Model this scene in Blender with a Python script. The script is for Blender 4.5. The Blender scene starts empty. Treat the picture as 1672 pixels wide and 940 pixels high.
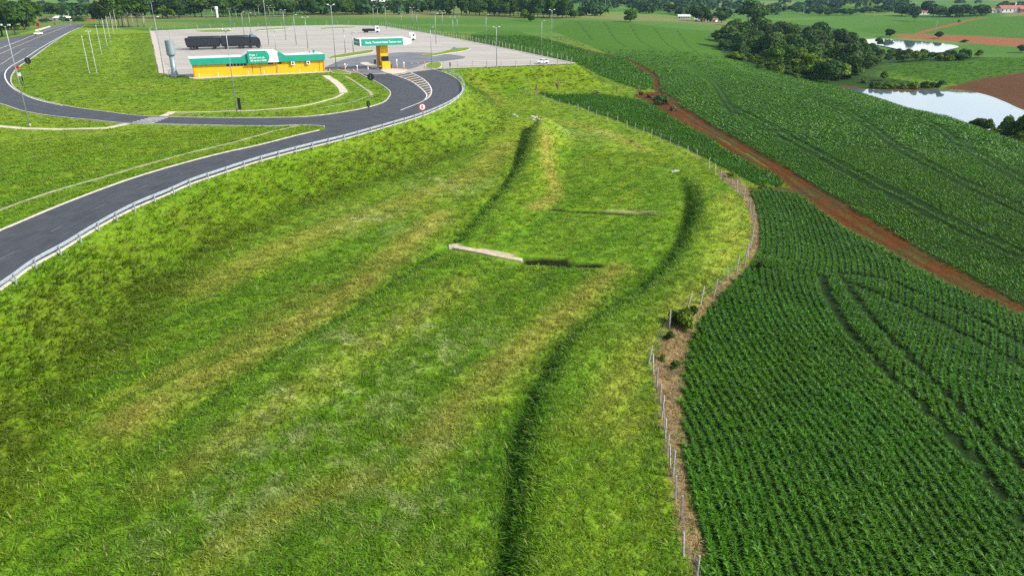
import bpy, math, random
import numpy as np
from mathutils import Vector, Matrix
from mathutils.geometry import tessellate_polygon

random.seed(7)
RNG = np.random.default_rng(11)
scene = bpy.context.scene
COL = scene.collection

# ------------------------------------------------------------------ camera geometry
CAMZ, FPX, PITCH = 25.0, 1200.0, math.radians(22.4)
CP, SP = math.cos(PITCH), math.sin(PITCH)


def rays(p):
    p = np.asarray(p, float).reshape(-1, 2)
    u = (p[:, 0] - 836) / FPX
    v = (470 - p[:, 1]) / FPX
    return np.stack([u, CP + v * SP, -SP + v * CP], 1)


def P(px, py, z=0.0):
    d = rays([(px, py)])[0]
    t = (z - CAMZ) / d[2]
    return (d[0] * t, d[1] * t)


def PL(pts, z=0.0):
    return np.array([P(a, b, z) for a, b in pts])


def smooth_line(w, step=1.0, closed=False):
    """Catmull-Rom through world points, resampled about every `step` metres."""
    w = np.asarray(w, float)
    n = len(w)
    out = []
    segs = n if closed else n - 1
    for i in range(segs):
        if closed:
            p0, p1, p2, p3 = w[(i - 1) % n], w[i], w[(i + 1) % n], w[(i + 2) % n]
        else:
            p1, p2 = w[i], w[i + 1]
            p0 = w[i - 1] if i > 0 else 2 * p1 - p2
            p3 = w[i + 2] if i + 2 < n else 2 * p2 - p1
        L = np.linalg.norm(p2 - p1)
        m = max(1, int(L / step))
        # centripetal form
        t0 = 0.0
        t1 = t0 + max(np.linalg.norm(p1 - p0), 1e-6) ** .5
        t2 = t1 + max(L, 1e-6) ** .5
        t3 = t2 + max(np.linalg.norm(p3 - p2), 1e-6) ** .5
        for k in range(m):
            t = t1 + (t2 - t1) * k / m
            a1 = (t1 - t) / (t1 - t0) * p0 + (t - t0) / (t1 - t0) * p1
            a2 = (t2 - t) / (t2 - t1) * p1 + (t - t1) / (t2 - t1) * p2
            a3 = (t3 - t) / (t3 - t2) * p2 + (t - t2) / (t3 - t2) * p3
            b1 = (t2 - t) / (t2 - t0) * a1 + (t - t0) / (t2 - t0) * a2
            b2 = (t3 - t) / (t3 - t1) * a2 + (t - t1) / (t3 - t1) * a3
            out.append((t2 - t) / (t2 - t1) * b1 + (t - t1) / (t2 - t1) * b2)
    if not closed:
        out.append(w[-1])
    return np.array(out)


def resample(line, step):
    line = np.asarray(line, float)
    s = np.concatenate([[0], np.cumsum(np.linalg.norm(np.diff(line, axis=0), axis=1))])
    n = max(2, int(round(s[-1] / step)) + 1)
    t = np.linspace(0, s[-1], n)
    return np.stack([np.interp(t, s, line[:, k]) for k in range(line.shape[1])], 1)


def d_line(x, y, line):
    """distance to a polyline, side (+ left of travel) and 0..1 position along it"""
    x = np.asarray(x, float); y = np.asarray(y, float)
    best = np.full(x.shape, 1e18); side = np.zeros(x.shape); par = np.zeros(x.shape)
    L = np.concatenate([[0], np.cumsum(np.linalg.norm(np.diff(line, axis=0), axis=1))])
    for i in range(len(line) - 1):
        ax, ay = line[i]; bx, by = line[i + 1]
        dx, dy = bx - ax, by - ay
        l2 = dx * dx + dy * dy + 1e-12
        t = np.clip(((x - ax) * dx + (y - ay) * dy) / l2, 0, 1)
        ex = x - ax - t * dx; ey = y - ay - t * dy
        d = ex * ex + ey * ey
        m = d < best
        best = np.where(m, d, best)
        side = np.where(m, dx * ey - dy * ex, side)
        par = np.where(m, (L[i] + t * math.sqrt(l2)) / L[-1], par)
    return np.sqrt(best), np.sign(side), par


def inside(x, y, poly):
    x = np.asarray(x, float); y = np.asarray(y, float)
    c = np.zeros(x.shape, bool)
    n = len(poly)
    for i in range(n):
        x1, y1 = poly[i]; x2, y2 = poly[(i + 1) % n]
        if y1 == y2:
            continue
        m = (y1 > y) != (y2 > y)
        c ^= m & (x < (x2 - x1) * (y - y1) / (y2 - y1) + x1)
    return c


def sd_poly(x, y, poly):
    d, _, _ = d_line(x, y, np.vstack([poly, poly[:1]]))
    return np.where(inside(x, y, poly), -d, d)


def sst(a, b, x):
    t = np.clip((x - a) / (b - a), 0, 1)
    return t * t * (3 - 2 * t)


def near_sd(x, y, poly, pad):
    """signed distance only where it matters (elsewhere +pad)"""
    out = np.full(x.shape, float(pad))
    lo = poly.min(0) - pad; hi = poly.max(0) + pad
    m = (x > lo[0]) & (x < hi[0]) & (y > lo[1]) & (y < hi[1])
    if m.any():
        out[m] = np.minimum(sd_poly(x[m], y[m], poly), pad)
    return out


def near_dl(x, y, line, pad):
    d = np.full(x.shape, float(pad)); s = np.zeros(x.shape); t = np.zeros(x.shape)
    lo = line.min(0) - pad; hi = line.max(0) + pad
    m = (x > lo[0]) & (x < hi[0]) & (y > lo[1]) & (y < hi[1])
    if m.any():
        a, b, c = d_line(x[m], y[m], line)
        d[m] = np.minimum(a, pad); s[m] = b; t[m] = c
    return d, s, t


def vnoise(x, y, seed=0):
    xi = np.floor(x).astype(np.int64); yi = np.floor(y).astype(np.int64)
    fx = x - xi; fy = y - yi
    fx = fx * fx * (3 - 2 * fx); fy = fy * fy * (3 - 2 * fy)

    def hsh(a, b):
        h = (a * 374761393 + b * 668265263 + seed * 1442695041) & 0xffffffff
        h = ((h ^ (h >> 13)) * 1274126177) & 0xffffffff
        return ((h ^ (h >> 16)) & 0xffff) / 65535.0
    return ((hsh(xi, yi) * (1 - fx) + hsh(xi + 1, yi) * fx) * (1 - fy)
            + (hsh(xi, yi + 1) * (1 - fx) + hsh(xi + 1, yi + 1) * fx) * fy)


def fbm(x, y, seed=0, o=4):
    a, s, v = .5, 0, 0
    for k in range(o):
        v = v + a * vnoise(x * 2 ** k + 17.3 * k, y * 2 ** k - 9.1 * k, seed + k)
        s += a
        a *= .5
    return v / s


# ------------------------------------------------------------------ the plan: outlines at road level
R_OUT = [(-260, 640), (-120, 545), (0, 473), (51, 436), (102, 408), (143, 382), (214, 343), (271, 319), (311, 301), (352, 287), (419, 265),
         (500, 243), (560, 228), (620, 211), (680, 193), (711, 181), (735, 169), (750, 157), (755, 145), (748, 132), (734, 123), (711, 115), (690, 111)]
R_IN = [(-260, 490), (-120, 425), (0, 377), (105, 333), (204, 296), (278, 273), (357, 252), (420, 238), (500, 218), (560, 205), (605, 195), (654, 180),
        (688, 168), (702, 157), (704, 145), (692, 130), (665, 115), (650, 110)]
L_IN = [(140, 41), (112, 54), (77, 77), (51, 96), (28, 112), (18, 128), (23, 143), (46, 157), (110, 174), (179, 184), (230, 190), (276, 191.5), (350, 193), (420, 193),
        (500, 191), (581, 180), (623, 169), (635, 159), (637, 151), (627, 142), (610, 132), (587, 121), (575, 115)]
L_OUT = [(-420, 95), (-260, 125), (-100, 152), (0, 170), (38, 182), (84, 190), (153, 197), (204, 202), (245, 203), (357, 205.5), (440, 206.5), (500, 205), (530, 207)]
LOT = [(259, 120), (244, 51.5), (320, 48), (393, 45.5), (480, 43), (560, 41.5), (623, 43), (685, 53), (731, 61), (840, 83), (938, 104), (840, 108), (760, 111), (717, 113),
       (690, 116), (660, 120), (600, 122), (587, 121), (560, 116), (536, 114), (530, 119), (430, 124), (320, 130), (300, 124)]
HW_N = [(117, 38.5), (81, 45), (54, 55), (0, 65), (-120, 92), (-320, 133)]          # far edge of the highway
W = {k: PL(v) for k, v in dict(R_OUT=R_OUT, R_IN=R_IN, L_IN=L_IN, L_OUT=L_OUT, LOT=LOT, HW_N=HW_N).items()}

r_out = smooth_line(W['R_OUT'], 1.5); r_in = smooth_line(W['R_IN'], 1.5)
l_in = smooth_line(W['L_IN'], 1.5); l_out = smooth_line(W['L_OUT'], 1.5)
lot = W['LOT']

plat = np.vstack([r_out[::2], PL([(717, 112.6), (938, 104), (840, 83), (731, 61), (685, 53), (623, 43), (560, 41), (393, 45), (244, 51), (190, 46), (150, 42), (134, 39)]),
                  PL([(117, 38)]), PL([(81, 43), (0, 62), (-120, 88), (-420, 140), (-700, 320), (-700, 640), (-450, 780)])])

# ------------------------------------------------------------------ terrain height
ORG = np.array([0.0, -25.0])
CTRL = """
0 640 -4.6|-200 720 -4.6|150 545 -4.6|330 445 -4.6|480 368 -5|620 310 -5.3|760 240 -5.6|840 200 -5.9|800 152 -6.4|870 152 -6.6|960 157 -7|1040 157 -7.3
-300 1100 -6|100 900 -6|300 800 -6.1|400 940 -6.4|450 600 -5.6|300 560 -5.2|100 660 -5|600 700 -6.4|700 940 -7|650 500 -6.1|700 350 -5.9|750 300 -5.9|800 800 -6.9
850 500 -6.5|900 450 -6.6|1000 400 -6.6|950 300 -6.3|950 230 -6.2|1050 300 -6.5|1050 250 -6.5|1100 450 -7|950 600 -7.1|950 900 -7.6|1050 900 -7.6
1130 940 -8|1085 680 -7.8|1065 570 -7.6|1165 480 -7.3|1222 380 -7.3|1200 300 -7.2|1110 247 -7|1010 205 -7|905 165 -7
1300 900 -8.3|1600 900 -9|1672 700 -9.2|1400 650 -8.4|1250 600 -8|1400 450 -8.1|1650 560 -9|1900 900 -9.5|1900 620 -9.5
1280 290 -8|1430 380 -8.7|1672 500 -9.6|1850 570 -10|1150 205 -7.8|1080 160 -7.8|1065 120 -7.6|1000 90 -7|940 76 -5.5|880 62 -4.5
1300 220 -7.4|1500 300 -7.7|1672 400 -8.7|1672 330 -8|1600 260 -8.2|1450 200 -8.2|1550 228 -8.5|1300 140 -7.8|1370 144 -9.1|1430 163 -9.6|1489 181 -9.9|1571 199 -10.0|1630 222 -10|1672 236 -10.3|1850 300 -12|1850 450 -9.8
1200 120 -7.3|1170 92 -8|1100 80 -6.4|1100 50 -5|1000 60 -5|1000 40 -3.5|900 50 -3.6|900 38 -2.2|800 44 -1.6|700 38 -1|600 38 -.6|400 41 -.5|260 46 -.5|1130 38 -5.3
960 92 -6|1010 122 -7|930 95 -4
1390 150 -18.3|1450 175 -18.6|1560 203 -18.6|1600 224 -17.7|1640 238 -17.6|1680 256 -17.6|1850 312 -18|1760 285 -17.6|1380 143 -17.9|1500 147 -18.2|1590 150 -18.2|1640 170 -18.2|1672 182 -18.2|1800 200 -18.2|1500 170 -18.8|1600 190 -18.8
1250 118 -11.5|1300 120 -15.5|1351 134 -17|1400 128 -17|1250 90 -15|1350 80 -16|1450 97 -17|1250 60 -13|1200 48 -9|1350 45 -14
1420 68 -18|1480 72 -18.3|1500 82 -18.3|1560 78 -18|1620 90 -17.5|1700 92 -17
1440 112 -15.5|1500 103 -13|1550 96 -11.5|1672 92 -10.5|1550 125 -14.5|1672 132 -15|1600 110 -12.5|1800 95 -10
1470 57 -17|1560 60 -16.5|1672 80 -16|1672 62 -15
1400 45 -14|1450 30 -10|1560 30 -10|1672 42 -12|1600 22 -6.5|1672 20 -5.5|1500 14 -5|1350 18 -9|1250 22 -9|1200 14 -8|1750 18 -5
1600 6 -1|1400 5 -3|1100 10 -6|1000 6 -2|1000 20 -3|950 16 -2|1060 22 -5|1150 26 -7.5
0 48 -1|60 40 -1.5|110 30 -4|30 14 -8|100 12 -9|150 14 -9|-200 60 -2|-200 10 -6|160 36 -1|230 38 -.5
300 20 -2|450 20 -2|600 16 -3|700 16 -3|800 20 -3
"""
cx, cy, cz = [], [], []
for row in CTRL.replace('\n', '|').split('|'):
    q = row.split()
    if len(q) == 3:
        a, b, z = map(float, q)
        X, Y = P(a, b, z)
        cx.append(X); cy.append(Y); cz.append(z)
for az in np.linspace(-60, 60, 9):
    for R, z in ((1700, -14 + 9 * math.sin(az * .11)), (2600, 4 + 12 * math.sin(az * .2 + 1)), (5200, 26 + 14 * math.sin(az * .13))):
        cx.append(R * math.sin(math.radians(az))); cy.append(R * math.cos(math.radians(az))); cz.append(z)
cx, cy, cz = map(np.array, (cx, cy, cz))


def lp(x, y):
    dx = x - ORG[0]; dy = y - ORG[1]
    return np.arctan2(dx, dy), np.log(np.hypot(dx, dy))


CT, CR = lp(cx, cy)
C2 = .035 ** 2


def mq(t1, r1, t2, r2):
    return np.sqrt((t1 - t2) ** 2 + (r1 - r2) ** 2 + C2)


_A = mq(CT[:, None], CR[:, None], CT[None], CR[None])
_n = len(CT)
_M = np.zeros((_n + 1, _n + 1)); _M[:_n, :_n] = _A + np.eye(_n) * -0.004; _M[:_n, _n] = 1; _M[_n, :_n] = 1
_w = np.linalg.solve(_M, np.concatenate([cz, [0]]))


def h_rbf(x, y):
    t, r = lp(x, y)
    v = np.full(x.shape, _w[-1])
    for i in range(_n):
        v += _w[i] * mq(t, r, CT[i], CR[i])
    return v


def h_base(x, y):
    zb = h_rbf(x, y)
    d = sd_poly(x, y, plat)
    zo = np.minimum(zb, 1.5) * sst(0, 7, d)
    em = -d * .60
    k = .35
    s = np.maximum(zo, em) + k * np.log1p(np.exp(-np.abs(zo - em) / k)) - k * math.log(2) * np.exp(-np.maximum(d, 0) / 2)
    far = sst(15, 60, d) * (zb > -1.0)
    return np.where(d <= 0, 0, s * (1 - far) + zb * far), d


# polar grid (fine near, coarse far) that carries the ground sheet
NT, NR = 760, 900
TH = np.linspace(math.radians(-52), math.radians(50), NT)
LR = np.linspace(math.log(34), math.log(7000), NR)
TT, RR = np.meshgrid(TH, LR)
GX = ORG[0] + np.exp(RR) * np.sin(TT)
GY = ORG[1] + np.exp(RR) * np.cos(TT)
x, y = GX.ravel(), GY.ravel()
Z, DPL = h_base(x, y)


def lookup(arr, X, Y):
    t, r = lp(np.asarray(X, float), np.asarray(Y, float))
    a = np.clip((t - TH[0]) / (TH[1] - TH[0]), 0, NT - 1.001)
    b = np.clip((r - LR[0]) / (LR[1] - LR[0]), 0, NR - 1.001)
    i = a.astype(int); j = b.astype(int)
    fa = a - i; fb = b - j
    A = arr.reshape((NR, NT) + arr.shape[1:])
    if arr.ndim > 1:
        fa = fa[:, None]; fb = fb[:, None]
    return (A[j, i] * (1 - fa) + A[j, i + 1] * fa) * (1 - fb) + (A[j + 1, i] * (1 - fa) + A[j + 1, i + 1] * fa) * fb


def hit(pts):
    """where rays through photo points meet the ground"""
    d = rays(pts)
    out = np.zeros((len(d), 3))
    T = 18 * np.exp(np.linspace(0, math.log(4500 / 18), 2600))
    for k, v in enumerate(d):
        X = v[0] * T; Y = v[1] * T; zz = CAMZ + v[2] * T
        g = zz - lookup(Z, X, Y)
        neg = np.nonzero(g < 0)[0]
        i = neg[0] if len(neg) else len(T) - 1
        i = max(i, 1)
        f = g[i - 1] / (g[i - 1] - g[i] + 1e-9)
        f = min(max(f, 0), 1)
        t = T[i - 1] + (T[i] - T[i - 1]) * f
        out[k] = (v[0] * t, v[1] * t, CAMZ + v[2] * t)
    return out


def G(pts):
    return hit(pts)[:, :2]


def ht(X, Y):
    return lookup(Z, np.atleast_1d(np.asarray(X, float)), np.atleast_1d(np.asarray(Y, float)))


# ---- ditches, banks and ridges of the mown slope
ditch1 = smooth_line(G([(150, 840), (215, 760), (300, 685), (420, 605), (560, 517), (660, 452), (735, 400), (790, 340), (835, 285), (852, 240), (862, 208)]), .8)
ditch2 = smooth_line(G([(822, 1000), (828, 900), (838, 790), (852, 700), (885, 620), (925, 558), (985, 510), (1050, 468), (1095, 420), (1122, 370), (1128, 325), (1112, 290), (1085, 268)]), .8)
cross1 = smooth_line(G([(735, 405), (790, 413), (852, 425), (920, 430), (1000, 434)]), .8)
cross2 = smooth_line(G([(885, 340), (960, 346), (1080, 351)]), .8)
dc1, sc1, tc1 = near_dl(x, y, cross1, 6)
d1, s1, t1 = near_dl(x, y, ditch1, 16)
d2, s2, t2 = near_dl(x, y, ditch2, 32)
# ditch 1: right-hand bank steep (its face turns from the sun), ridge on its right that is tallest at the far end
e1 = np.where(s1 < 0, d1, -d1)          # + to the right
grow1 = sst(.0, .12, t1)
amp1 = (.85 + 2.2 * sst(.50, .93, t1)) * grow1 * (1 - sst(.985, 1., t1))
ridge = np.where(e1 > -.3, sst(-.3, 1.9 + 1.7 * t1, e1) * (1 - sst(3.4, 10.5, e1)), 0)
trough = np.exp(-(e1 / 1.0) ** 2)
damp = 1 - .95 * np.exp(-(dc1 / 2.6) ** 2) * (1 - sst(.45, .6, tc1))
Z += amp1 * ridge * damp - (.28 + .3 * t1) * grow1 * trough * damp * (1 - sst(.97, 1., t1))
# ditch 2: flat-floored bench on its left, bank on its right
e2 = np.where(s2 < 0, d2, -d2)
en2 = (1 - sst(.72, 1., t2))
amp2 = (1.25 + 1.0 * sst(.5, .75, t2)) * en2
bank = np.where(e2 > -.3, sst(-.3, 2.5 + .5 * (fbm(x / 3, y / 3, 13, 2) - .5), e2) * (1 - sst(3.0, 10, e2)), 0)
Z += amp2 * bank * .8 - .55 * en2 * np.exp(-(e2 / np.where(e2 < 0, 2.2, .8)) ** 2)
Z -= (.08 + .45 * sst(.42, .5, tc1) * (1 - sst(.75, .98, tc1))) * np.exp(-(dc1 / .95) ** 4) * (tc1 < .999)
Z += .22 * np.exp(-((dc1 - 1.6) / 1.0) ** 2) * (sc1 > 0) * (tc1 < .999) * (tc1 > .001)
dc2, sc2, tc2 = near_dl(x, y, cross2, 5)
Z -= .28 * np.exp(-(dc2 / .8) ** 4) * (tc2 < .999)
# the road embankment is lumpy, the mown ground lightly rolling, the lawns of the junction swell and dip
_k = int(np.argmin(np.linalg.norm(r_in - np.array(P(530, 211)), axis=1)))
loop_poly = np.vstack([l_in, r_in[_k:][::-1], l_out[::-1], W['HW_N'][::-1]])
ramp_poly = np.vstack([r_out, PL([(665, 113.5)]), r_in[::-1][3:]])
ROADS = [ramp_poly, loop_poly, lot]
clear = np.minimum(np.minimum(near_sd(x, y, ramp_poly, 9), near_sd(x, y, lot, 9)), near_sd(x, y, loop_poly, 9))
out = sst(.3, 3, DPL)
rad = np.hypot(x, y)
Z += out * (rad < 420) * (.30 * (fbm(x / 7, y / 7, 3, 3) - .5) + .16 * (fbm(x / 1.6, y / 1.6, 5, 2) - .5))
slope_m = out * (1 - sst(9, 14, DPL))
Z += slope_m * .20 * (fbm(x / 2.3, y / 2.3, 9, 3) - .5)
lawn = (DPL < 0) * sst(2, 8, clear)
Z += lawn * (1.1 * (fbm(x / 22, y / 22, 21, 3) - .5) + .2 * (fbm(x / 4, y / 4, 23, 2) - .5))
swale = smooth_line(PL([(210, 62), (212, 85), (205, 110), (215, 125)]), 2)
ds, _, _ = near_dl(x, y, swale, 16)
Z -= 1.2 * np.exp(-(ds / 5) ** 2) * (DPL < 0)
# ------------------------------------------------------------------ land cover and ground colour
sm = lambda pts, step=1.2: smooth_line(G(pts), step)
F1L = [(1168, 1000), (1150, 940), (1135, 850), (1122, 760), (1114, 690), (1117, 620), (1130, 560), (1152, 512), (1192, 470), (1222, 438), (1238, 410), (1240, 375), (1236, 345), (1224, 313)]
f1_left = smooth_line(G(F1L), 1.0)
f1 = np.vstack([f1_left, G([(1260, 309), (1300, 316), (1330, 337), (1380, 372), (1450, 411), (1540, 460), (1672, 516), (1800, 582), (2000, 692), (2000, 1000), (1500, 1050)])])
f2 = smooth_line(G([(878, 152), (905, 156), (960, 155), (1030, 162), (1062, 172), (1110, 200), (1150, 222), (1200, 255), (1260, 283), (1281, 299), (1268, 306), (1240, 303), (1215, 292), (1190, 279),
                    (1140, 253), (1100, 234), (1050, 213), (1000, 194), (950, 176), (905, 163)]), 2, True)
TRK_L = [(872, 60), (940, 79), (1000, 94), (1040, 110), (1063, 126), (1068, 145), (1078, 165), (1105, 185), (1150, 213), (1205, 243), (1262, 282), (1290, 308), (1330, 338), (1380, 372), (1450, 412), (1540, 462), (1672, 520), (1850, 600)]
TRK_R = [(874, 59), (942, 77), (1002, 91), (1044, 105), (1072, 122), (1079, 145), (1090, 160), (1128, 182), (1180, 213), (1240, 248), (1290, 276), (1350, 312), (1420, 354), (1500, 401), (1590, 449), (1672, 493), (1850, 570)]
nar = lambda q, s_: [(a, b + s_ * max(0, .0085 * (a - 1040))) for a, b in q]
trk_l = smooth_line(G(nar(TRK_L, -1)), 2); trk_r = smooth_line(G(nar(TRK_R, 1)), 2)
track = np.vstack([trk_l, trk_r[::-1]])
f3 = np.vstack([G([(943, 103), (980, 124), (1010, 136), (1052, 149), (1064, 143)]), trk_l[(trk_l[:, 1] > 215)][::-1], G([(850, 52), (800, 50), (770, 56)]), PL([(760, 65), (845, 82)], -1)])
f4 = np.vstack([trk_r[(trk_r[:, 1] < 330)][::-1], G([(900, 50), (930, 34), (1000, 36), (1100, 47), (1190, 54), (1172, 78), (1190, 95), (1250, 116), (1330, 132), (1366, 141), (1428, 160), (1489, 178), (1533, 187), (1571, 196), (1630, 218), (1672, 232), (1850, 298)])])
fields = dict(f1=f1, f2=f2, f3=f3, f4=f4)
T1 = sm([(1343, 452), (1352, 480), (1380, 530), (1430, 590), (1500, 660), (1580, 740), (1672, 850), (1790, 990)])
T2 = sm([(1372, 452), (1392, 480), (1430, 530), (1500, 600), (1580, 680), (1672, 765), (1810, 890)])
T3 = sm([(1375, 448), (1450, 460), (1510, 486), (1580, 515), (1672, 567), (1810, 640)])
T4 = sm([(1392, 466), (1460, 494), (1540, 532), (1672, 601), (1810, 680)])
trams1 = [T1, T2, T3, T4]
trams4 = [sm(q, 2) for q in (
    [(1180, 165), (1252, 202), (1329, 243), (1405, 284), (1482, 322), (1580, 372), (1700, 425)],
    [(1172, 170), (1243, 207), (1320, 249), (1396, 291), (1472, 330), (1570, 381), (1700, 437)],
    [(1190, 100), (1267, 133), (1354, 166), (1415, 199), (1469, 238), (1533, 274), (1609, 312), (1690, 350)],
    [(1262, 137), (1348, 171), (1408, 204), (1461, 243), (1526, 280), (1602, 319), (1690, 362)],
    [(1489, 188), (1533, 206), (1584, 243), (1671, 291), (1740, 325)], [(1481, 190), (1526, 211), (1577, 249), (1671, 301), (1740, 336)],
    [(942, 36), (967, 67)], [(985, 37), (1003, 63), (1020, 77)], 
    [(1028, 42), (1045, 67), (1066, 80)], [(1066, 46), (1087, 71), (1108, 86)], 
    [(1105, 50), (1127, 78), (1143, 92), (1160, 101)], 
    [(1111, 108), (1154, 130), (1181, 168), (1196, 190)], [(1117, 108), (1161, 130), (1190, 166), (1206, 190)])]
pond_px = [(1372, 143.5), (1420, 146), (1470, 149), (1530, 147), (1575, 148), (1610, 155), (1640, 166), (1672, 180), (1760, 205), (1900, 240)]
pond_far = PL(pond_px, -18.0)
pond_near = PL([(1900, 320), (1672, 236), (1630, 224), (1571, 203), (1489, 185), (1428, 167), (1375, 148)], -18.0)
pond = np.vstack([smooth_line(pond_far, 3), smooth_line(pond_near, 3)])
pond2 = smooth_line(PL([(1412, 63), (1440, 64), (1490, 67), (1530, 70), (1565, 76), (1550, 81), (1530, 86), (1490, 84), (1445, 76), (1420, 72)], -17.6), 4, True)
pond3 = smooth_line(PL([(1306, 31), (1330, 28), (1362, 28), (1352, 33), (1325, 36)], -12.), 6, True)
soil_bank = np.vstack([PL([(1372, 140), (1430, 143), (1540, 145), (1600, 139), (1680, 134), (1800, 140), (1900, 180), (1900, 260)], -17.8), pond_far[::-1]])
red_field = smooth_line(G([(1462, 57), (1520, 57), (1600, 60), (1690, 66), (1690, 82), (1660, 77), (1600, 72), (1530, 66), (1475, 62)]), 6, True)
red_road = smooth_line(G([(1500, 55), (1520, 49), (1550, 42), (1580, 34), (1605, 29)]), 5)
grove = smooth_line(G([(1165, 78), (1200, 50), (1240, 38), (1320, 42), (1370, 48), (1403, 64), (1432, 84), (1480, 92), (1530, 94), (1610, 95), (1560, 101), (1460, 104), (1430, 120), (1440, 138), (1370, 140), (1290, 125), (1220, 104), (1190, 94)]), 6, True)
dry_strip = smooth_line(G([(1163, 960), (1148, 930), (1132, 850), (1118, 760), (1110, 690), (1112, 620), (1124, 560), (1148, 510), (1190, 466), (1220, 432), (1238, 405), (1240, 370), (1232, 335), (1218, 305), (1195, 285), (1175, 278),
                           (1190, 300), (1212, 325), (1224, 350), (1226, 385), (1218, 425), (1196, 448), (1160, 482), (1110, 520), (1072, 575), (1066, 610), (1078, 670), (1092, 745), (1106, 830), (1122, 910), (1132, 960)]), 1.5, True)

m_crop = np.zeros(x.shape)
for f in fields.values():
    m_crop = np.maximum(m_crop, sst(.35, -.35, near_sd(x, y, f, 3)))
far_green = smooth_line(G([(1395, 50), (1460, 40), (1500, 34), (1590, 32), (1700, 25), (1700, 66), (1600, 58), (1500, 54), (1440, 56)]), 8, True)
mid_hill = smooth_line(G([(1437, 112), (1480, 104), (1550, 97), (1700, 92), (1800, 92), (1800, 132), (1690, 133), (1600, 136), (1570, 139), (1530, 134), (1480, 125)]), 5, True)
m_far = np.maximum(sst(3, -3, near_sd(x, y, far_green, 9)), sst(2, -2, near_sd(x, y, mid_hill, 6)))
tj = .8 * (fbm(x / 4, y / 4, 71, 2) - .5)
m_soil = sst(.6, -.2, near_sd(x, y, track, 4) + tj)
turn = smooth_line(G([(1215, 303), (1245, 306), (1290, 305), (1310, 318), (1260, 310), (1225, 311)]), 1, True)
heap = smooth_line(G([(1068, 150), (1085, 152), (1115, 182), (1105, 196), (1080, 176), (1050, 164), (1035, 155)]), 2, True)
m_soil = np.maximum(m_soil, sst(.8, -.4, near_sd(x, y, turn, 4) + tj))
gap = np.vstack([f2[(f2[:, 0] > P(1010, 165, -7)[0])][:0], G([(1068, 172), (1110, 198), (1150, 220), (1200, 253), (1262, 283), (1284, 300), (1300, 300), (1200, 240), (1120, 194), (1085, 170)])])
m_soil = np.maximum(m_soil, sst(.6, -.4, near_sd(x, y, gap, 4)))
m_soil = np.maximum(m_soil, sst(1.2, -.6, near_sd(x, y, heap, 4) + tj * 2))
m_bank = sst(1, -1, near_sd(x, y, soil_bank, 4) + tj * 2)
m_red = np.maximum(sst(2, -2, near_sd(x, y, red_field, 6)), sst(3.6, 2.2, near_dl(x, y, red_road, 6)[0]))
m_dry = sst(.35, -.25, near_sd(x, y, dry_strip, 3) + 1.1 * (fbm(x / 1.3, y / 1.3, 31, 3) - .5))
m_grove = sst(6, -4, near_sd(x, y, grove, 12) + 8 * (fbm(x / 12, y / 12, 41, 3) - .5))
tram = np.full(x.shape, 9.)
for q in trams1:
    tram = np.minimum(tram, near_dl(x, y, q, 3)[0])
tramf = np.full(x.shape, 9.)
for q in trams4:
    tramf = np.minimum(tramf, near_dl(x, y, q, 4)[0])
w4 = .34 + .0002 * rad
m_tram = np.maximum(sst(.55, .2, tram), sst(w4 + .3, w4 - .2, tramf))

# grass colour: yellow-green with straw coloured mowing streaks, cooler and greener hollows
A3 = lambda *c: np.array(c)
n1 = fbm(x / 18, y / 18, 51, 4); n2 = fbm(x / 3.2, y / 3.2, 57, 3); n3 = fbm(x / .8, y / .8, 59, 2)
u1 = np.where(s1 < 0, d1, -d1)
al = x * .50 + y * .866; ac = x * .866 - y * .50          # along / across the mowing direction
stre = fbm(al / 26, ac / 1.5, 63, 3)
stre2 = fbm(al / 9, ac / .5, 65, 2)
straw = np.zeros(x.shape)
for q, w, a in (([(200, 690), (310, 625), (430, 560), (560, 480), (640, 420), (720, 350)], 2.2, .8), ([(250, 800), (430, 680), (560, 590), (700, 500), (760, 460)], 1.6, .45),
                ([(330, 470), (470, 400), (620, 345), (760, 290), (830, 235)], 3.0, .55), ([(700, 720), (800, 620), (880, 545), (960, 480), (1010, 440)], 1.8, .75),
                ([(890, 210), (893, 260), (905, 320), (870, 340)], 1.3, .9), ([(880, 192), (950, 205), (1010, 225), (1050, 245)], 2.2, .6),
                ([(230, 640), (400, 540), (520, 470)], 1.3, .5), ([(1000, 700), (1030, 600), (1090, 520), (1160, 450), (1195, 380), (1190, 320)], 2.5, .45),
                ([(770, 125), (800, 150), (815, 175)], 2.0, .5), ([(300, 930), (420, 860), (540, 800), (690, 760)], 1.6, .5)):
    dd = near_dl(x, y, smooth_line(G(q), 2), w * 3)[0]
    straw = np.maximum(straw, a * np.exp(-(dd / w) ** 2))
pale = np.zeros(x.shape)
for (a, b), w in (((520, 700), 6), ((640, 740), 5), ((600, 640), 5), ((700, 560), 6), ((660, 830), 4), ((560, 560), 5), ((450, 780), 3.5), ((340, 860), 3.5), ((960, 220), 7), ((600, 360), 8), ((720, 300), 8)):
    q = G([(a, b)])[0]
    pale = np.maximum(pale, np.exp(-((x - q[0]) ** 2 + (y - q[1]) ** 2) / w ** 2))
_do, _so, _to = near_dl(x, y, r_out, 20); _Lo = float(np.sum(np.linalg.norm(np.diff(r_out, axis=0), axis=1)))
brown = slope_m * sst(.36, .66, .65 * fbm(_to * _Lo / .9 + DPL * .5, DPL / 5, 75, 3) + .35 * fbm(x / 5, y / 5, 77, 3)) * (1 - .4 * sst(100, 200, rad))
deep, mid_, yel = A3(.062, .152, .007), A3(.107, .203, .011), A3(.165, .230, .015)
STRAW, PALE, BROWN = A3(.265, .245, .045), A3(.27, .29, .12), A3(.105, .105, .014)
v = np.clip(.27 + .35 * (n1 - .5) + .75 * (stre - .42) + .55 * (stre2 - .5) + .30 * sst(75, 170, rad) + .10, 0, 1)
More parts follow.
